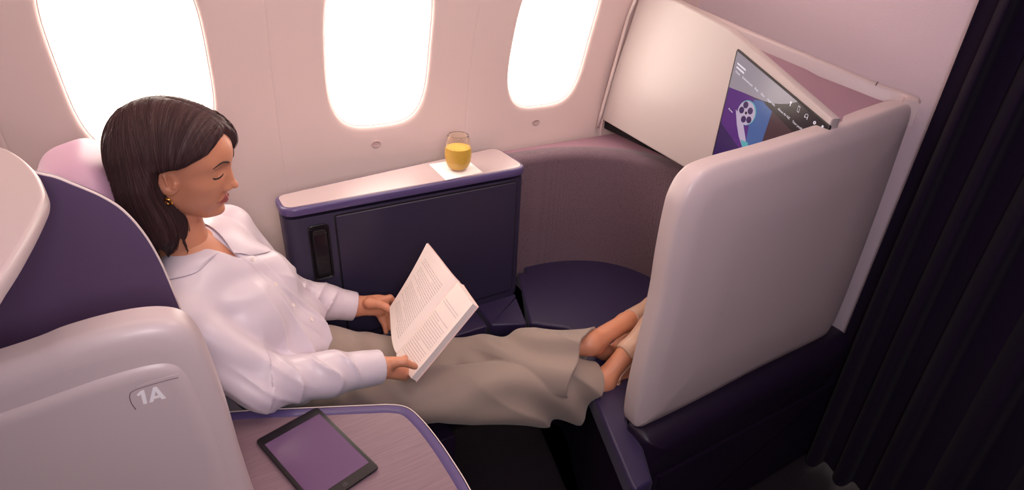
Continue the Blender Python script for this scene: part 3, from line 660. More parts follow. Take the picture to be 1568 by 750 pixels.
# ------------------------------------------------------------------ the head (x forward, y her left, z up; metres)
HO = np.array((-.006, 1.170, 1.135)); HR = rot3(math.radians(-23), math.radians(15), math.radians(4))
def to_head(P): return ((P-HO) @ HR).astype(np.float32)
def head_f(q, full=True):
    ya = q.copy(); ya[:, 1] = np.abs(ya[:, 1])
    d = ell(q, (-.002, 0, .036), (.087, .0735, .073))
    d = su(d, ell(q, (.030, 0, .032), (.056, .058, .057)), .03)          # forehead
    d = su(d, ell(q, (.026, 0, -.022), (.052, .051, .058)), .03)         # face mass
    d = su(d, cone(ya, (-.002, .050, -.034), (.056, .018, -.078), .016, .015), .022)   # jaw
    d = su(d, ell(q, (.0715, 0, -.0800), (.0165, .0180, .0135)), .018)   # chin
    d = su(d, ell(ya, (.050, .038, -.014), (.025, .021, .020)), .022)    # cheek
    d = su(d, ell(ya, (.058, .022, -.043), (.022, .021, .024)), .02)     # mouth sides
    d = su(d, ell(ya, (.070, .019, -.014), (.0150, .014, .024)), .016)    # beside the nose
    d = su(d, ell(ya, (.034, .036, -.042), (.030, .021, .030)), .02)     # lower cheek
    d = su(d, ell(q, (.068, 0, -.050), (.0215, .024, .022)), .012)       # mouth barrel
    d = su(d, cone(ya, (.0770, .004, .031), (.0660, .038, .034), .0085, .0080), .014)  # brow ridge
    d = ss(d, ell(ya, (.0905, .0290, .0175), (.0130, .0160, .0100)), .012)  # sockets
    d = su(d, ell(ya, (.0640, .0295, .0150), (.0148, .0180, .0118)), .004)  # lids over the eyes
    d = su(d, cone(q, (.0810, 0, .026), (.0975, 0, -.0150), .0044, .0058), .009)  # nose bridge
    d = su(d, ell(q, (.0790, 0, -.0110), (.0155, .0135, .0230)), .010)   # nose root pyramid
    d = su(d, ell(q, (.0860, 0, -.0190), (.0110, .0115, .0110)), .008)
    d = su(d, ell(q, (.1005, 0, -.0200), (.0088, .0080, .0072)), .006)   # tip
    d = su(d, ell(ya, (.0890, .0100, -.0255), (.0090, .0050, .0054)), .006)  # wings
    d = ss(d, ell(ya, (.0945, .0055, -.0315), (.0045, .0028, .0026)), .002)  # nostrils
    d = ss(d, cone(q, (.0925, 0, -.0365), (.0915, 0, -.0425), .0018, .0015), .004)  # philtrum
    d = su(d, cone(ya, (.0885, .004, -.0478), (.0795, .0235, -.0515), .0046, .0024), .003)   # upper lip
    d = su(d, cone(ya, (.0870, .003, -.0575), (.0795, .0220, -.0528), .0056, .0024), .003)   # lower lip
    d = ss(d, cone(ya, (.0945, .0, -.0526), (.0800, .0260, -.0520), .0011, .0009), .0016)    # mouth line
    d = ss(d, cone(q, (.0880, -.010, -.0672), (.0880, .010, -.0672), .0030, .0030), .008)    # chin fold
    # ears
    e = ell(ya, (.010, .0715, -.003), (.0165, .0062, .0270), rot3(math.radians(-18), math.radians(-12)))
    e = ss(e, ell(ya, (.012, .0780, .001), (.0095, .0062, .0160), rot3(math.radians(-18), math.radians(-12))), .004)
    e = su(e, cone(ya, (.0205, .0710, -.010), (.0230, .0710, -.003), .0035, .0030), .003)    # tragus
    e = su(e, cone(ya, (.007, .0768, .012), (.012, .0768, -.006), .0024, .0022), .003)
    d = su(d, e, .005)
    return d
NB = np.array((-.030, 1.185, .935))                                       # base of the neck (world)
def body_head(P):
    q = to_head(P); d = head_f(q)
    na = HO+HR @ np.array((-.032, 0, -.030))
    d = su(d, cone(P, na, (-.028, 1.170, .955), .047, .048), .014)
    return d
# ------------------------------------------------------------------ hair
def poly_sd(p, V):
    """signed distance to a polygon, negative inside"""
    V = np.asarray(V, np.float32); d = np.full(len(p), 1e9, np.float32); s = np.ones(len(p), np.float32)
    for i in range(len(V)):
        a, b = V[i], V[i-1]; e = b-a; w = p-a
        t = np.clip((w @ e)/float(e @ e), 0, 1); q = w-t[:, None]*e; d = np.minimum(d, (q*q).sum(1))
        c1 = p[:, 1] >= a[1]; c2 = p[:, 1] < b[1]; c3 = e[0]*w[:, 1] > e[1]*w[:, 0]
        s = np.where((c1 & c2 & c3) | (~c1 & ~c2 & ~c3), -s, s)
    return s*np.sqrt(d)
HLw = [(.120, 1.225), (.086, 1.218), (.074, 1.205), (.062, 1.187), (.047, 1.173), (.025, 1.163), (.002, 1.156), (-.018, 1.155), (-.036, 1.151), (-.0435, 1.125), (-.0415, 1.09), (-.036, 1.07), (-.032, 1.05), (-.030, 1.03), (-.030, .98)]
HL = to_head(np.array([(x, 1.095, z) for x, z in HLw]))[:, [0, 2]]
FACE = np.vstack([HL, [(HL[-1][0]+.02, -.30), (.30, -.30), (.30, HL[0][1])]])
def hair_f(P, groove=1.0):
    q = to_head(P)
    d = ell(q, (-.006, .0, .040), (.099, .0860, .0800))
    d = su(d, ell(q, (.035, .006, .044), (.066, .066, .060)), .02)
    d = su(d, cone(P, (-.034, 1.165, 1.145), (-.048, 1.160, 1.060), .079, .068), .03)
    d = su(d, cone(P, (-.052, 1.155, 1.070), (-.068, 1.135, 1.005), .062, .032), .03)
    d = su(d, cone(P, (-.048, 1.115, 1.110), (-.055, 1.095, 1.030), .040, .020), .03)
    d = ss(d, np.abs(q[:, 1]-.012)+np.maximum(0, .10-q[:, 2])*2+np.maximum(0, -q[:, 0]-.02)-.0015, .006)
    xz = q[:, [0, 2]].copy(); far = np.clip((q[:, 1]-.002)/.035, 0, 1)[:, None]
    xz = xz-far*np.array((.018, -.030), np.float32)
    fw = poly_sd(xz, FACE)
    # grooves along the fall of the hair
    a = np.arctan2(q[:, 0]+.01, -q[:, 1]*1.0)
    if groove: d = d+.0005*np.sin(a*46+3*np.sin(P[:, 2]*22))+.0005*np.sin(a*103+P[:, 2]*30)
    d = si(d, -fw, .010)
    d = np.maximum(d, .985+.02*np.sin(P[:, 0]*160)+.01*np.sin(P[:, 0]*370)-P[:, 2])
    return d
def strands(n, length, step, seed, lo=(-.16, 1.05, .98), hi=(.12, 1.30, 1.27), jitter=.0016):
    r = np.random.default_rng(seed); P = (r.random((n*14, 3))*(np.array(hi)-lo)+lo).astype(np.float32)
    def grad(p, e=.0015):
        g = np.stack([hair_f(p+np.eye(3, dtype=np.float32)[i]*e, 0)-hair_f(p-np.eye(3, dtype=np.float32)[i]*e, 0) for i in range(3)], 1)
        return g/np.maximum(np.linalg.norm(g, axis=1), 1e-9)[:, None]
    P = P[np.abs(hair_f(P, 0)) < .012][:n*2]
    for _ in range(3): P = P-grad(P)*hair_f(P, 0)[:, None]
    q = to_head(P); keep = (P[:, 1] < 1.215) | (q[:, 0] > .02); keep &= poly_sd(q[:, [0, 2]], FACE) > -.004
    P = P[keep][:n]; off = r.normal(0, jitter, len(P)).astype(np.float32)*.6+.0004; out = [P.copy()]
    for k in range(int(length/step)):
        q = to_head(P); side = np.where(q[:, 1] > .012, 1., -1.)
        top = np.clip((q[:, 2]-.05)/.07, 0, 1)
        fx = -np.clip((P[:, 0]+.035)/.075, -.15, 1.25)*np.where(side > 0, .3, 1)
        fx = np.where((side > 0) & (q[:, 0] > .04), .05, fx)
        D = np.stack([fx, side*top*.9, -np.ones(len(P))], 1); g = grad(P)
        D = D-g*(D*g).sum(1)[:, None]; D /= np.maximum(np.linalg.norm(D, axis=1), 1e-6)[:, None]
        P = P+D*step; g = grad(P); low = np.clip((P[:, 2]-1.0)/.03, 0, 1)
        P = (P-g*((hair_f(P, 0)-off)*low)[:, None]).astype(np.float32); out.append(P.copy())
    return np.stack(out, 1)
def strand_mesh(name, Sd, rad, m):
    N, K, _ = Sd.shape; T = np.gradient(Sd, axis=1); T /= np.maximum(np.linalg.norm(T, axis=2), 1e-9)[..., None]
    up = np.cross(T, np.array((.3, -1, .2))); up /= np.maximum(np.linalg.norm(up, axis=2), 1e-9)[..., None]; w = np.cross(T, up)
    taper = np.interp(np.linspace(0, 1, K), [0, .12, .6, 1], [.15, 1, .9, .12])[None, :, None]*rad
    V = np.stack([Sd+(up*math.cos(t)+w*math.sin(t))*taper for t in (0, 2.094, 4.189)], 2).reshape(-1, 3)
    base = (np.arange(N)[:, None]*K+np.arange(K-1)[None])*3; Fq = []
    for s_ in range(3):
        a = base+s_; b = base+(s_+1) % 3; Fq.append(np.stack([a, b, b+3, a+3], -1).reshape(-1, 4))
    return mesh_np(name, V, np.concatenate(Fq), m, None, 0)
# ------------------------------------------------------------------ the woman
def fold(P, seed, f, n=4):
    r = np.random.default_rng(seed); a = 0
    for _ in range(n):
        k = r.normal(size=3).astype(np.float32)*f; a = a+np.sin(P @ k+r.random()*6)
    return a/n
def rg(x): return (1-np.abs(np.sin(x)))**1.7
TO_ = np.array((.040, 1.155, .832)); tu_ = np.array((-.436, .077, .897)); tu_ /= np.linalg.norm(tu_)
ts_ = np.array((.56, .80, -.20)); ts_ -= tu_*ts_.dot(tu_); ts_ /= np.linalg.norm(ts_); tf_ = np.cross(ts_, tu_)
TR_ = np.stack([tf_, ts_, tu_], 1)             # columns: front, her left, up
def to_torso(P): return ((P-TO_) @ TR_).astype(np.float32)
def tw(f, s, u): return TO_+tf_*f+ts_*s+tu_*u
SHn, ELn, WRn = tuple(tw(-.014, -.152, .080)), (.050, .968, .738), (.282, .985, .672)
SHf, ELf, WRf = tuple(tw(-.014, .152, .080)), (.165, 1.325, .690), (.318, 1.292, .632)
HPn, KNn, ANn = (.150, 1.075, .545), (.475, 1.005, .490), (0.8727, 0.8880, 0.4567)
HPf, KNf, ANf = (.195, 1.210, .545), (.545, 1.125, .468), (0.8715, 0.9580, 0.5393)
def torso_f(P, g=0.0):
    """torso surface grown by g"""
    q = to_torso(P); a = q.copy(); a[:, 1] = np.abs(a[:, 1])
    d = ell(q, (0, 0, .0), (.080+g, .128+g, .150+g))
    d = su(d, cone(a, (-.012, .045, .098), (-.014, .148, .082), .040+g, .042+g), .05)
    d = su(d, ell(q, (-.008, 0, -.150), (.078+g, .112+g, .120+g)), .06)
    d = su(d, ell(a, (.046, .054, -.022), (.045+g, .060+g, .054+g)), .045)
    d = su(d, cone(P, (.100, 1.14, .61), (.155, 1.14, .560), .092+g, .092+g), .06)
    return d
def body_arms(P):
    d = np.minimum(cone(P, SHn, ELn, .040, .033), cone(P, ELn, WRn, .032, .022))
    return np.minimum(d, np.minimum(cone(P, SHf, ELf, .040, .033), cone(P, ELf, WRf, .032, .022)))
def body_coarse(P):
    d = torso_f(P); d = su(d, body_arms(P), .03)
    d = su(d, cone(P, (-.028, 1.170, .955), (.0, 1.165, .90), .046, .06), .03)
    for H_, K_, A_ in ((HPn, KNn, ANn), (HPf, KNf, ANf)):
        d = su(d, cone(P, H_, K_, .062, .044), .05); d = su(d, cone(P, K_, A_, .044, .027), .02)
    return d
NECKV = None
def blouse_f(P):
    q = to_torso(P); g = .006
    # torso drape
    wst = np.clip((-q[:, 2])/.16, 0, 1)
    d = torso_f(P, g)-.010*wst
    d = su(d, ell(q, (.018, .0, -.150), (.070, .112, .055)), .05)
    rad = np.arctan2(q[:, 1], .10-q[:, 2])     # folds fanning up from the waist
    d = d-.0135*wst*rg(rad*12+1.1*np.sin(q[:, 2]*16)+.5*fold(P, 8, 20))*np.clip(q[:, 0]/.04, 0, 1)+.004*wst*fold(P, 3, 38)
    d = d-.0050*rg(q[:, 1]*24-q[:, 2]*20+.8*fold(P, 90, 14)+1)*np.exp(-((q[:, 2]+.02)/.07)**2)*np.clip(q[:, 0]/.04, 0, 1)
    d = d+.0030*np.sin(q[:, 1]*55+q[:, 2]*50+1.5*np.sin(q[:, 2]*25))*np.exp(-((q[:, 2]-.055)/.04)**2)*np.clip(q[:, 0]/.04, 0, 1)
    # placket ridge
    pl_ = np.abs(q[:, 1]-.004-.010*np.sin(q[:, 2]*20))
    d = d-.0016*np.clip((.017-pl_)/.003, 0, 1)*(q[:, 0] > 0)*(q[:, 2] < .09)
    # sleeves
    def sleeve(S_, E_, W_, sd, rs):
        S_, E_, W_ = map(lambda v_: np.array(v_, np.float32), (S_, E_, W_))
        a1 = cone(P, S_, E_, rs+.003, rs+.001); a2 = cone(P, E_, E_+(W_-E_)*.55, rs, rs-.006); a3 = cone(P, E_+(W_-E_)*.5, W_, rs-.006, .038)
        e = su(su(a1, a2, .02), a3, .02)
        ax_ = (W_-E_)/np.linalg.norm(W_-E_); t = (P-E_) @ ax_; L = np.linalg.norm(W_-E_)
        r_ = P-E_-t[:, None]*ax_; ang_ = np.arctan2(r_[:, 2], r_[:, 1])
        m_ = np.clip(t/.03, 0, 1)*np.clip((L-.045-t)/.03, 0, 1)
        e = e-m_*(.0105*rg(t*62+1.5*np.sin(ang_*1+sd)+1.1*np.sin(t*23+sd)+1.0*fold(P, 60+int(sd), 30))-.002)*(.62+.38*np.sin(ang_*2+sd*2+t*9))
        el_ = np.exp(-(np.linalg.norm(P-E_, axis=1)/.055)**2)
        e = e-el_*.0140*rg((P @ np.array((58, 14, 52), np.float32))+sd+.7*fold(P, 70+int(sd), 26))
        ax2 = (E_-S_)/np.linalg.norm(E_-S_); t2 = (P-S_) @ ax2
        e = e+.0052*np.clip(t2/.06, 0, 1)*(t < 0)*np.sin((P @ np.array((45, 18, 26), np.float32))+2*fold(P, 9+int(sd), 18))
        # cuff: a straight narrower band
        cf_ = cone(P, E_+(W_-E_)*.86, W_+ax_*.006, .0385, .0365)
        e = su(e, cf_, .006)
        cut = t-(L+.004); e = np.maximum(e, cut)
        e = np.maximum(e, -np.maximum(cone(P, E_+ax_*L*.8, W_+ax_*.1, .0335, .0335), -(t-(L-.022))))
        return e
    d = su(d, sleeve(SHn, ELn, WRn, 1.0, .050), .022)
    d = su(d, sleeve(SHf, ELf, WRf, 4.0, .050), .022)
    # hem at the waist: tucked, blousing over the waistband
    hem = (P-np.array((.168, 1.14, .66), np.float32)) @ np.array((.80, .0, -.60), np.float32)
    arm_ = np.minimum(np.minimum(cone(P, SHn, ELn, .07, .062), cone(P, ELn, WRn, .060, .05)), np.minimum(cone(P, SHf, ELf, .07, .062), cone(P, ELf, WRf, .060, .05)))
    cutd = np.where(arm_ < 0, -1.0, hem-.014-.004*np.sin(q[:, 1]*70))
    d = np.maximum(d, cutd)
    # neck opening
    d = ss(d, neck_hole(P, q), .003)
    return d
NV = [(-.034, .200), (.0, .078), (.042, .200)]
def neck_hole(P, q):
    v = poly_sd(q[:, [1, 2]], np.array(NV, np.float32)); v = np.maximum(v, -q[:, 0])
    n_ = cone(P, (-.030, 1.168, 1.03), (-.026, 1.170, .945), .054, .050)
    return np.minimum(v, n_)
def trouser_f(P):
    d = cone(P, (.135, 1.14, .575), (.180, 1.14, .555), .106, .100)
    d = su(d, econe(P, (.150, 1.070, .555), KNn, .088, .068, (0, 0, 1), .90), .04)
    d = su(d, econe(P, (.195, 1.212, .555), KNf, .088, .068, (0, 0, 1), .90), .04)
    T1, B1 = np.array((0.8548, 0.9500, 0.5670)), np.array((0.7239, 0.8500, 0.4800)); T2, B2 = np.array((0.8765, 0.9300, 0.4977)), np.array((0.7913, 0.8850, 0.3399))
    out = None
    for K_, T_, B_, sd, A_ in ((KNn, T2, B2, 2., ANn), (KNf, T1, B1, 5., ANf)):
        K_ = np.array(K_); C_ = (T_+B_)/2; R_l = np.linalg.norm(T_-B_)/2; w = C_-K_; w = w/np.linalg.norm(w); lv = (T_-B_)/np.linalg.norm(T_-B_)
        sq = np.cross(w, lv); n_ = np.cross(lv, sq); n_ = n_/np.linalg.norm(n_); n_ = n_*np.sign(n_ @ w)
        Aa = np.array(A_); e = econe(P, K_, C_+w*.12, .062, R_l*1.04, sq, .90, .40)
        e = su(e, cone(P, K_, Aa+(Aa-K_)*.25, .058, .046), .05)
        t = (P-K_.astype(np.float32)) @ w.astype(np.float32)
        v_ = (P-K_.astype(np.float32)) @ lv.astype(np.float32)
        am = np.clip(t/.12, 0, 1)
        e = e+am*(.0080*np.sin(v_*55+t*9+1.8*np.sin(t*14+sd)+2.0*fold(P, 21+int(sd), 9))-.0085*rg(v_*19+t*8+sd+1.3*fold(P, 51+int(sd), 8))+.0030*fold(P, 40+int(sd), 30))
        cut = (P-C_.astype(np.float32)) @ n_.astype(np.float32)
        cut = cut-.004*np.sin(v_*40+sd)
        e = np.maximum(np.maximum(e, cut), -np.maximum(e+.0085, -(cut+.07)))
        out = e if out is None else np.minimum(out, e)
    d = su(d, out, .012)
    d = d+.0050*fold(P, 31, 24)*np.clip((P[:, 0]-.12)/.1, 0, 1)*np.clip((.60-P[:, 0])/.1, .2, 1)
    k = np.exp(-((P[:, 0]-.26)/.07)**2); d = d+.0050*k*np.sin((P @ np.array((95, 20, 40), np.float32))+1.5*fold(P, 33, 20))
    # waistband and crease between the thighs
    return d
M['skin'] = mat('skin', (206, 140, 110), .40, sss=.25, bump=(900, .05, .0004))
M['lip'] = mat('lip', (165, 84, 80), .32, sss=.1)
M['hair'] = mat('dark_hair', (64, 42, 44), .5, spec=.35)
M['hair_light'] = mat('brown_hair', (82, 55, 56), .45, spec=.4)
M['satin'] = mat('blush_satin', (212, 198, 208), .34, sheen=.2, spec=.5)
M['linen'] = mat('taupe_linen', (152, 134, 124), .8, sheen=.2, bump=(700, .25, .0006))
M['nude'] = mat('nude_leather', (198, 160, 140), .35, coat=.2)
M['gold'] = mat('gold', (230, 180, 90), .22, metal=1)
M['brow'] = mat('brow_hair', (58, 34, 32), .7)
M['lash'] = mat('lash', (22, 14, 16), .6)
wm = empty('person', (.16, 1.14, .45)); tag(wm, 'woman in a blush blouse and taupe trousers reclining with crossed ankles, reading a book', 'person')
WP = []
# --- book frame (shared by book and hands)
LB, LT, GB, GT, RB, RT = map(np.array, ((.395, 1.225, .645), (.508, 1.205, .815), (.357, 1.072, .615), (.523, 1.072, .778), (.351, .965, .626), (.508, .966, .784)))
bu_ = GT-GB; bu_ /= np.linalg.norm(bu_); bw_ = LB-RB; bw_ -= bu_*bw_.dot(bu_); bw_ /= np.linalg.norm(bw_); bn_ = np.cross(bw_, bu_); bn_ = bn_*(1 if bn_[0] < 0 else -1)
# --- hands
def chain(P, pts, rr, k=.004):
    d = None
    for i in range(len(pts)-1):
        c = cone(P, pts[i], pts[i+1], rr[i], rr[i+1]); d = c if d is None else su(d, c, k)
    return d
def hand_near(P):
    W_ = np.array(WRn); K_ = np.array((0.3271, 0.9980, 0.6436))-bn_*.006
    d = cone(P, ELn, W_, .034, .0225)
    d = su(d, econe(P, W_, K_, .026, .030, (-.30, -.35, .88), .60), .018)
    d = su(d, chain(P, [np.array((0.2960, 0.9850, 0.6701)), np.array((0.3143, 0.9750, 0.6799)), np.array((0.3361, 0.9680, 0.6785)), np.array((0.3595, 0.9620, 0.6604))], [.0165, .0125, .0100, .0075]), .012)
    f = None
    for a, b, c, e in (((0.3352, 1.0100, 0.6508), (0.3764, 1.0350, 0.6277), (0.4056, 1.0400, 0.6329), (0.4198, 1.0400, 0.6518)), ((0.3339, 1.0040, 0.6402), (0.3811, 1.0320, 0.6078), (0.4152, 1.0400, 0.6109), (0.4296, 1.0400, 0.6320)),
                       ((0.3297, 0.9980, 0.6328), (0.3699, 1.0220, 0.5975), (0.4040, 1.0350, 0.5963), (0.4195, 1.0380, 0.6107)), ((0.3192, 0.9920, 0.6280), (0.3494, 1.0080, 0.5966), (0.3780, 1.0220, 0.5900), (0.3951, 1.0300, 0.5975))):
        pt = [K_*.3+np.array(a)*.7]+[np.array(v) for v in (b, c, e)]
        g = chain(P, pt, [.0098, .0090, .0080, .0066]); f = g if f is None else np.minimum(f, g)
    return su(d, f, .006)
def hand_far(P):
    W_ = np.array(WRf); K_ = np.array((0.3794, 1.2720, 0.6285))
    d = cone(P, ELf, W_, .034, .0225)
    d = su(d, econe(P, W_, K_, .025, .029, (-.1, .85, -.45), .58), .018)
    d = su(d, chain(P, [np.array((0.3540, 1.2620, 0.6492)), np.array((0.3737, 1.2460, 0.6509)), np.array((0.3894, 1.2360, 0.6417)), np.array((0.4051, 1.2220, 0.6264))], [.0160, .0122, .0100, .0078]), .012)
    f = None
    for a, b, c, e in (((0.3874, 1.2700, 0.6487), (0.4135, 1.2720, 0.6415), (0.4296, 1.2680, 0.6216), (0.4378, 1.2620, 0.6052)), ((0.3905, 1.2720, 0.6293), (0.4182, 1.2800, 0.6089), (0.4282, 1.2750, 0.5822), (0.4292, 1.2650, 0.5638)),
                       ((0.3850, 1.2700, 0.6128), (0.4014, 1.2680, 0.5890), (0.4035, 1.2560, 0.5718), (0.3991, 1.2460, 0.5599)), ((0.3728, 1.2680, 0.6050), (0.3841, 1.2620, 0.5855), (0.3881, 1.2500, 0.5700), (0.3856, 1.2400, 0.5576))):
        pt = [K_*.3+np.array(a)*.7]+[np.array(v) for v in (b, c, e)]
        g = chain(P, pt, [.0098, .0090, .0080, .0066]); f = g if f is None else np.minimum(f, g)
    return su(d, f, .006)
# --- feet
NA, NHl, NBl, NT = np.array(ANn), np.array((0.9369, 0.8900, 0.4179)), np.array((1.0404, 0.9050, 0.5753)), np.array((1.0845, 0.9150, 0.6400))
FA, FHl, FBl, FT = np.array(ANf), np.array((0.9939, 0.9850, 0.4273)), np.array((1.1551, 1.0100, 0.5392)), np.array((1.2165, 1.0180, 0.5883))
def foot(P, A_, H_, B_, T_, K_):
    d = cone(P, K_, A_, .034, .0275)
    d = su(d, ell(P, H_, (.027, .024, .028)), .02); d = su(d, cone(P, A_, H_, .028, .026), .015)
    mid = A_*.45+B_*.55+np.array((-.004, -.002, .004))
    d = su(d, cone(P, A_, mid, .0275, .0265), .02); d = su(d, cone(P, mid, B_, .0265, .027), .015)
    d = su(d, cone(P, H_, B_, .023, .026), .02); d = su(d, cone(P, B_, T_, .0265, .014), .01)
    sd = np.cross(B_-H_, A_-H_); sd /= np.linalg.norm(sd)
    for s_ in (-1, 1): d = su(d, ell(P, A_+sd*s_*.021+(H_-A_)*.15, (.009, .009, .009)), .012)   # ankle bones
    return d
near_foot = lambda P: foot(P, NA, NHl, NBl, NT, np.array(KNn)*.35+np.array(ANn)*.65)
far_foot = lambda P: foot(P, FA, FHl, FBl, FT, np.array(KNf)*.35+np.array(ANf)*.65)
def shoe(P, ft, A_, H_, B_, T_, side):
    d = ft(P)-.0035
    ax_ = (B_-H_)/np.linalg.norm(B_-H_); L = np.linalg.norm(B_-H_); t = (P-H_) @ ax_.astype(np.float32)
    top = (A_-H_)-ax_*(A_-H_).dot(ax_); top /= np.linalg.norm(top); v_ = (P-H_) @ top.astype(np.float32)
    vamp = np.maximum(d, (L*.60+.020*np.cos(v_*60))-t)                    # closed toe
    low = np.maximum(d, np.maximum(v_+.016-np.clip((t-L*.3)/.05, 0, 1)*.02, .006-t))     # side wall along the sole
    tip = cone(P, B_, T_+(T_-B_)*.35, .026, .006)
    sole = -top
    hs_ = H_+ax_*.030+sole*.026; hd_ = nh(sole*.80-ax_*.60)
    heel = su(cone(P, hs_, hs_+hd_*.035, .0195, .0085), cone(P, hs_+hd_*.03, hs_+hd_*.092, .0085, .0042), .01)
    return np.minimum(su(np.minimum(vamp, low), tip, .012), su(low, heel, .008))
def sbuckle(p): return tube('buckle', [np.array(p)+np.array((math.cos(a)*.005, -.004, math.sin(a)*.006)) for a in np.linspace(0, 6.283, 13)[:-1]], .0009, 'gold', sides=6, closed=True)
def joined(name, parts, m, relax=1):
    Vs, Qs, n = [], [], 0
    for V_, Q_ in parts: Vs.append(V_); Qs.append(Q_+n); n += len(V_)
    return mesh_np(name, np.concatenate(Vs), np.concatenate(Qs), m, None, relax)
def bb(pts, r): a = np.array(pts); return a.min(0)-r, a.max(0)+r
lo_n, hi_n = bb([WRn, (0.3635, 0.9600, 0.6622), (0.4297, 1.0400, 0.6360), (0.3179, 0.9900, 0.6183)], .035); lo_f, hi_f = bb([WRf, (0.4061, 1.2200, 0.6252), (0.3871, 1.2400, 0.5526), (0.4391, 1.2800, 0.6089)], .035)
body = joined('body', [sdf_mesh(body_head, (-.16, 1.03, .90), (.16, 1.32, 1.27), .0014), sdf_mesh(body_coarse, (-.16, .85, .40), (1.0, 1.45, 1.06), .006),
    sdf_mesh(hand_near, lo_n, hi_n, .0015), sdf_mesh(hand_far, lo_f, hi_f, .0015),
    sdf_mesh(near_foot, *bb([NA, NHl, NBl, NT], .05), .0025), sdf_mesh(far_foot, *bb([FA, FHl, FBl, FT], .05), .0025)], 'skin', 1)
body.data.materials.append(M['lip'])
def lips_f(q):
    ya = q.copy(); ya[:, 1] = np.abs(ya[:, 1])
    return np.minimum(cone(ya, (.0885, .004, -.0475), (.0790, .0225, -.0528), .0054, .0028), cone(ya, (.0870, .003, -.0580), (.0790, .0215, -.0545), .0061, .0028))
nv = len(body.data.vertices); co = np.empty(nv*3, np.float32); body.data.vertices.foreach_get('co', co); co = co.reshape(-1, 3)
np_ = len(body.data.polygons); lv = np.empty(np_*4, np.int32); body.data.loops.foreach_get('vertex_index', lv); fc = co[lv.reshape(-1, 4)].mean(1)
mi = (lips_f(to_head(fc)) < .0009) & (to_head(fc)[:, 0] > .074); body.data.polygons.foreach_set('material_index', mi.astype(np.int32)); body.data.update()
WP.append(body)
# --- brows, lashes, earring
def on_head(pts, off=0.0):
    P = (HO+np.array(pts) @ HR.T).astype(np.float32); D_ = (HR @ np.array((-1., 0, 0))).astype(np.float32)
    P = P-D_*.03
    for _ in range(60): P = (P+D_*np.maximum(body_head(P)-off, 0)[:, None]*.8).astype(np.float32)
    for _ in range(0):
        e = .0008; g = np.stack([body_head(P+np.eye(3, dtype=np.float32)[i]*e)-body_head(P-np.eye(3, dtype=np.float32)[i]*e) for i in range(3)], 1); g /= np.linalg.norm(g, axis=1)[:, None]
        P = (P-g*(body_head(P)-off)[:, None]).astype(np.float32)
    return P
for s_ in (-1, 1):
    bp = on_head(spline([(.086, s_*.0115, .0310), (.085, s_*.020, .0355), (.079, s_*.031, .0385), (.069, s_*.042, .0350), (.061, s_*.0485, .0300)], 5), .0000)
    WP.append(tube('eyebrow', bp, np.interp(np.linspace(0, 1, len(bp)), [0, .15, .6, 1], [.0014, .0021, .0018, .0006]), 'brow', sides=8))
    lp_ = on_head(spline([(.080, s_*.0170, .0085), (.0790, s_*.022, .0060), (.0755, s_*.031, .0048), (.0690, s_*.0395, .0062), (.066, s_*.0440, .0090)], 5), .0002)
    WP.append(tube('eyelashes', lp_, np.interp(np.linspace(0, 1, len(lp_)), [0, .3, .8, 1], [.0006, .0013, .0016, .0007]), 'lash', sides=6))
    for i in range(3, len(lp_)-1, 2):
        pass
er = HO+HR @ np.array((.0140, -.0760, -.034))
ring = [er+HR @ np.array((math.cos(a)*.0062, -.0035*math.sin(a)-.002, math.sin(a)*.0072-.003)) for a in np.linspace(0, 2*math.pi, 21)[:-1]]
e1_ = tube('earring', ring, [.0016+.0008*abs(math.sin(i*1.9)) for i in range(20)], 'gold', sides=8, closed=True); WP.append(e1_)
# --- hair
V, Q = sdf_mesh(hair_f, (-.18, 1.04, .93), (.14, 1.32, 1.29), .002)
hair = mesh_np('hair', V, Q, 'hair')
hs1 = strand_mesh('hair_strands', strands(2600, .085, .004, 3), .0005, 'hair'); hs2 = strand_mesh('hair_strands', strands(900, .07, .004, 5), .0004, 'hair_light')
WP.append(hair)
# --- clothes
V, Q = sdf_mesh(blouse_f, (-.20, .88, .56), (.44, 1.45, 1.10), .0026)
bl = mesh_np('blouse', V, Q, 'satin', None, 1)
def patch(name, I_, O_, off_i, off_o, m, n=30, k=9, th=.0016):
    A1 = spline(I_, n//(len(I_)-1)); B1 = spline(O_, n//(len(O_)-1)); N_ = len(A1)
    G = np.stack([A1*(1-t)+B1*t for t in np.linspace(0, 1, k)], 1).reshape(-1, 3).astype(np.float32)
    off = np.tile(np.linspace(off_i, off_o, k), N_)+.0025*np.tile(np.sin(np.linspace(0, math.pi, k)), N_)
    f_ = lambda P: torso_f(P, .006)
    for _ in range(5):
        e = .001; g = np.stack([f_(G+np.eye(3, dtype=np.float32)[i]*e)-f_(G-np.eye(3, dtype=np.float32)[i]*e) for i in range(3)], 1); g /= np.linalg.norm(g, axis=1)[:, None]
        w = (off > -1)[:, None]; G = (G-g*(f_(G)-off)[:, None]).astype(np.float32)
    G2 = G-g*th; V_ = np.concatenate([G, G2]); o_ = len(G); Fc = []
    for i in range(N_-1):
        for j in range(k-1):
            q = (i*k+j, (i+1)*k+j, (i+1)*k+j+1, i*k+j+1); Fc.append(q); Fc.append(tuple(o_+x for x in reversed(q)))
    rim_ = [i*k for i in range(N_)]+[(N_-1)*k+j for j in range(1, k)]+[i*k+k-1 for i in range(N_-2, -1, -1)]+[j for j in range(k-2, 0, -1)]
    for a in range(len(rim_)): b = (a+1) % len(rim_); Fc.append((rim_[a], rim_[b], o_+rim_[b], o_+rim_[a]))
    ob_ = raw(name, V_, Fc, m, sharp=60); bm = bmesh.new(); bm.from_mesh(ob_.data); bmesh.ops.recalc_face_normals(bm, faces=bm.faces); bm.to_mesh(ob_.data); bm.free(); return ob_
WP.append(bl)
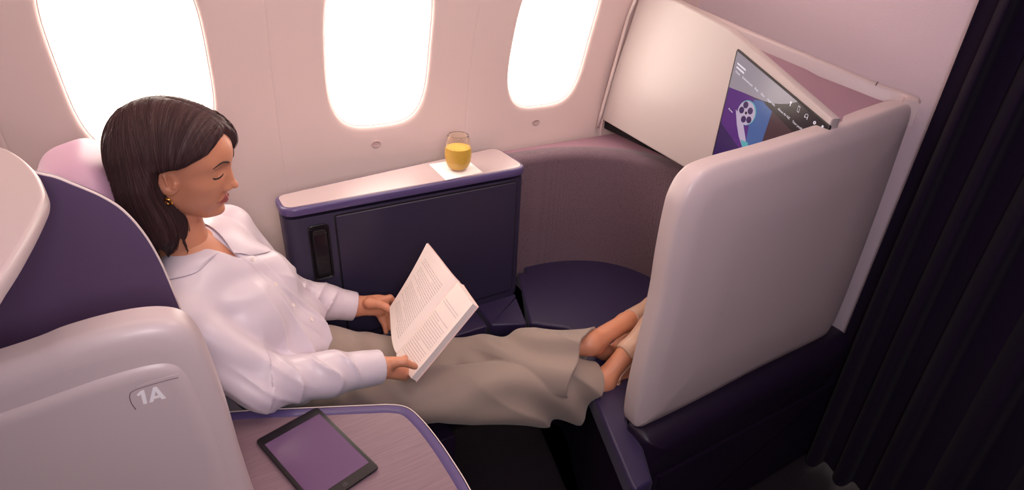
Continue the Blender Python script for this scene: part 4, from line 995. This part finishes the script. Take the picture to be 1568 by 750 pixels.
c1_ = patch('collar', [(-.080, 1.165, .99), (-.060, 1.122, .985), (-.027, 1.105, .982), (.004, 1.108, .974), (.026, 1.118, .962)],
            [(-.105, 1.130, .965), (-.085, 1.085, .965), (-.050, 1.070, .96), (-.017, 1.078, .952), (.014, 1.104, .960)], .006, .0025, 'satin')
c2_ = patch('collar', [(-.03, 1.232, .985), (.004, 1.226, .985), (.024, 1.190, .975), (.038, 1.158, .959), (.050, 1.130, .945)],
            [(-.02, 1.262, .965), (.045, 1.270, .962), (.085, 1.235, .94), (.125, 1.195, .898), (.082, 1.145, .924)], .005, .0030, 'satin')
WP += [c1_, c2_]
for s_, u_ in ((.012, .060), (-.004, -.005), (-.004, -.070), (.0, -.125)):
    p_ = tw(.2, s_, u_).astype(np.float32)
    for _ in range(80): p_ = (p_-tf_*float(blouse_f(p_[None])[0])*.7).astype(np.float32)
    bt = lathe('button', [(0, 0), (.0042, 0), (.0048, .0006), (.0045, .0016), (.0035, .0018), (.003, .0013), (0, .0013)], 'paper', None, (0, 0, 0), 16)
    R_m = Matrix([[*np.cross(tu_, tf_)], [*tu_], [*tf_]]).transposed().to_4x4()
    bt.data.transform(Matrix.Translation(Vector(p_)) @ R_m); WP.append(bt)
V, Q = sdf_mesh(trouser_f, (-.02, .74, .30), (.98, 1.38, .80), .0034)
tr_ = mesh_np('trousers', V, Q, 'linen', None, 1); WP.append(tr_)
# --- shoes
sp_ = spline([np.array((1.0173, 0.8800, 0.5086)), np.array((0.9700, 0.8680, 0.4985)), np.array((0.9276, 0.8620, 0.4710)), np.array((0.8980, 0.8680, 0.4286)), np.array((0.9126, 0.9000, 0.3829))], 6).astype(np.float32)
for _ in range(8):
    e = .001; g = np.stack([near_foot(sp_+np.eye(3, dtype=np.float32)[i]*e)-near_foot(sp_-np.eye(3, dtype=np.float32)[i]*e) for i in range(3)], 1); g /= np.linalg.norm(g, axis=1)[:, None]
    sp_ = (sp_-g*(near_foot(sp_)-.0012)[:, None]).astype(np.float32)
WP.append(tube('slingback_strap', sp_, .0042, 'nude', sides=10)); WP.append(sbuckle(sp_[14]))
for nm_, ft_, a_ in (('shoe', near_foot, (NA, NHl, NBl, NT)), ('shoe', far_foot, (FA, FHl, FBl, FT))):
    V, Q = sdf_mesh(lambda P: shoe(P, ft_, *a_, 1), *bb(list(a_), .12), .0022); WP.append(mesh_np(nm_, V, Q, 'nude', None, 1))
adopt(wm, *WP)
for h_ in (hs1, hs2): h_.parent = hair; h_['kind'] = 'stuff'

# ------------------------------------------------------------------ the book
bk_ = empty('book', tuple(RB)); tag(bk_, 'open paperback with white pages of print held up in her hands', 'book')
def page_grid(B0, B1, T0, T1, lift, nu=18, nvv=14, curl=0.0, off=0.0):
    """surface from the gutter (0) to the outer edge (1)"""
    V = []
    for j in range(nvv+1):
        v = j/nvv
        for i in range(nu+1):
            u = i/nu; p = (B0*(1-u)+B1*u)*(1-v)+(T0*(1-u)+T1*u)*v
            h = lift*(math.sin(math.pi*min(1, u**.55))**1.0)*(1-.35*u)+curl*u*u*v*v
            V.append(p+bn_*(h+off))
    return V
def sheet_solid(name, Va, Vb, nu, nvv, m):
    n = (nu+1); V_ = Va+Vb; o_ = len(Va); Fc = []
    for j in range(nvv):
        for i in range(nu): q = (j*n+i, j*n+i+1, (j+1)*n+i+1, (j+1)*n+i); Fc.append(q); Fc.append(tuple(o_+x for x in reversed(q)))
    rim_ = [i for i in range(n)]+[j*n+nu for j in range(1, nvv+1)]+[nvv*n+i for i in range(nu-1, -1, -1)]+[j*n for j in range(nvv-1, 0, -1)]
    for a in range(len(rim_)): b = (a+1) % len(rim_); Fc.append((rim_[a], rim_[b], o_+rim_[b], o_+rim_[a]))
    ob_ = raw(name, V_, Fc, m); bm = bmesh.new(); bm.from_mesh(ob_.data); bmesh.ops.recalc_face_normals(bm, faces=bm.faces); bm.to_mesh(ob_.data); bm.free(); ob_.data.set_sharp_from_angle(angle=math.radians(40)); return ob_
LPa = page_grid(GB, LB, GT, LT, .012, curl=.014); LPb = page_grid(GB, LB, GT, LT, .012, curl=.014, off=-.0035)
RPa = page_grid(GB, RB, GT, RT, .010); RPb = page_grid(GB, RB, GT, RT, .004, off=-.017)
o1 = sheet_solid('left_pages', LPa, LPb, 18, 14, 'paper'); o2 = sheet_solid('right_pages', RPa, RPb, 18, 14, 'paper')
M['cover'] = mat('book_cover', (226, 190, 186), .5); M['ink'] = mat('ink', (196, 178, 178), .8)
CVa = page_grid(GB-bu_*.002, RB-bw_*.002-bu_*.002, GT+bu_*.002, RT-bw_*.002+bu_*.002, .004, off=-.0172); CVb = page_grid(GB-bu_*.002, RB-bw_*.002-bu_*.002, GT+bu_*.002, RT-bw_*.002+bu_*.002, .004, off=-.0182)
o3 = sheet_solid('cover', CVa, CVb, 18, 14, 'cover')
CVa = page_grid(GB-bu_*.002, LB+bw_*.002-bu_*.002, GT+bu_*.002, LT+bw_*.002+bu_*.002, .012, curl=.014, off=-.0038); CVb = page_grid(GB-bu_*.002, LB+bw_*.002-bu_*.002, GT+bu_*.002, LT+bw_*.002+bu_*.002, .012, curl=.014, off=-.0048)
o4 = sheet_solid('cover', CVa, CVb, 18, 14, 'cover')
def print_lines(B1, T1, lift, curl, v0, v1, nl, seed, off=.00035):
    r = random.Random(seed); V_ = []; Fc = []
    def pt(u, v):
        p = (GB*(1-u)+B1*u)*(1-v)+(GT*(1-u)+T1*u)*v; h = lift*(math.sin(math.pi*min(1, u**.55)))*(1-.35*u)+curl*u*u*v*v
        return p+bn_*(h+off)
    for l in range(nl):
        v = v1-(v1-v0)*l/(nl-1); u = .14; end = .88 if r.random() > .16 else .3+.5*r.random()
        while u < end-.02:
            wl = .02+.06*r.random(); e_ = min(u+wl, end); n0 = len(V_)
            for k in range(3):
                uu = u+(e_-u)*k/2; V_ += [pt(uu, v), pt(uu, v+.0085)]
            for k in range(2): Fc.append((n0+2*k, n0+2*k+2, n0+2*k+3, n0+2*k+1))
            u = e_+.012
    o_ = raw('print', V_, Fc, 'ink', smooth=False); o_['kind'] = 'stuff'; return o_
i1 = print_lines(LB, LT, .012, .014, .10, .84, 27, 3); i2 = print_lines(RB, RT, .010, 0, .10, .62, 19, 5)
i3 = print_lines(RB, RT, .010, 0, .76, .79, 2, 9)
adopt(bk_, o1, o2, o3, o4)
for a_, b_ in ((i1, o1), (i2, o2), (i3, o2)): a_.parent = b_
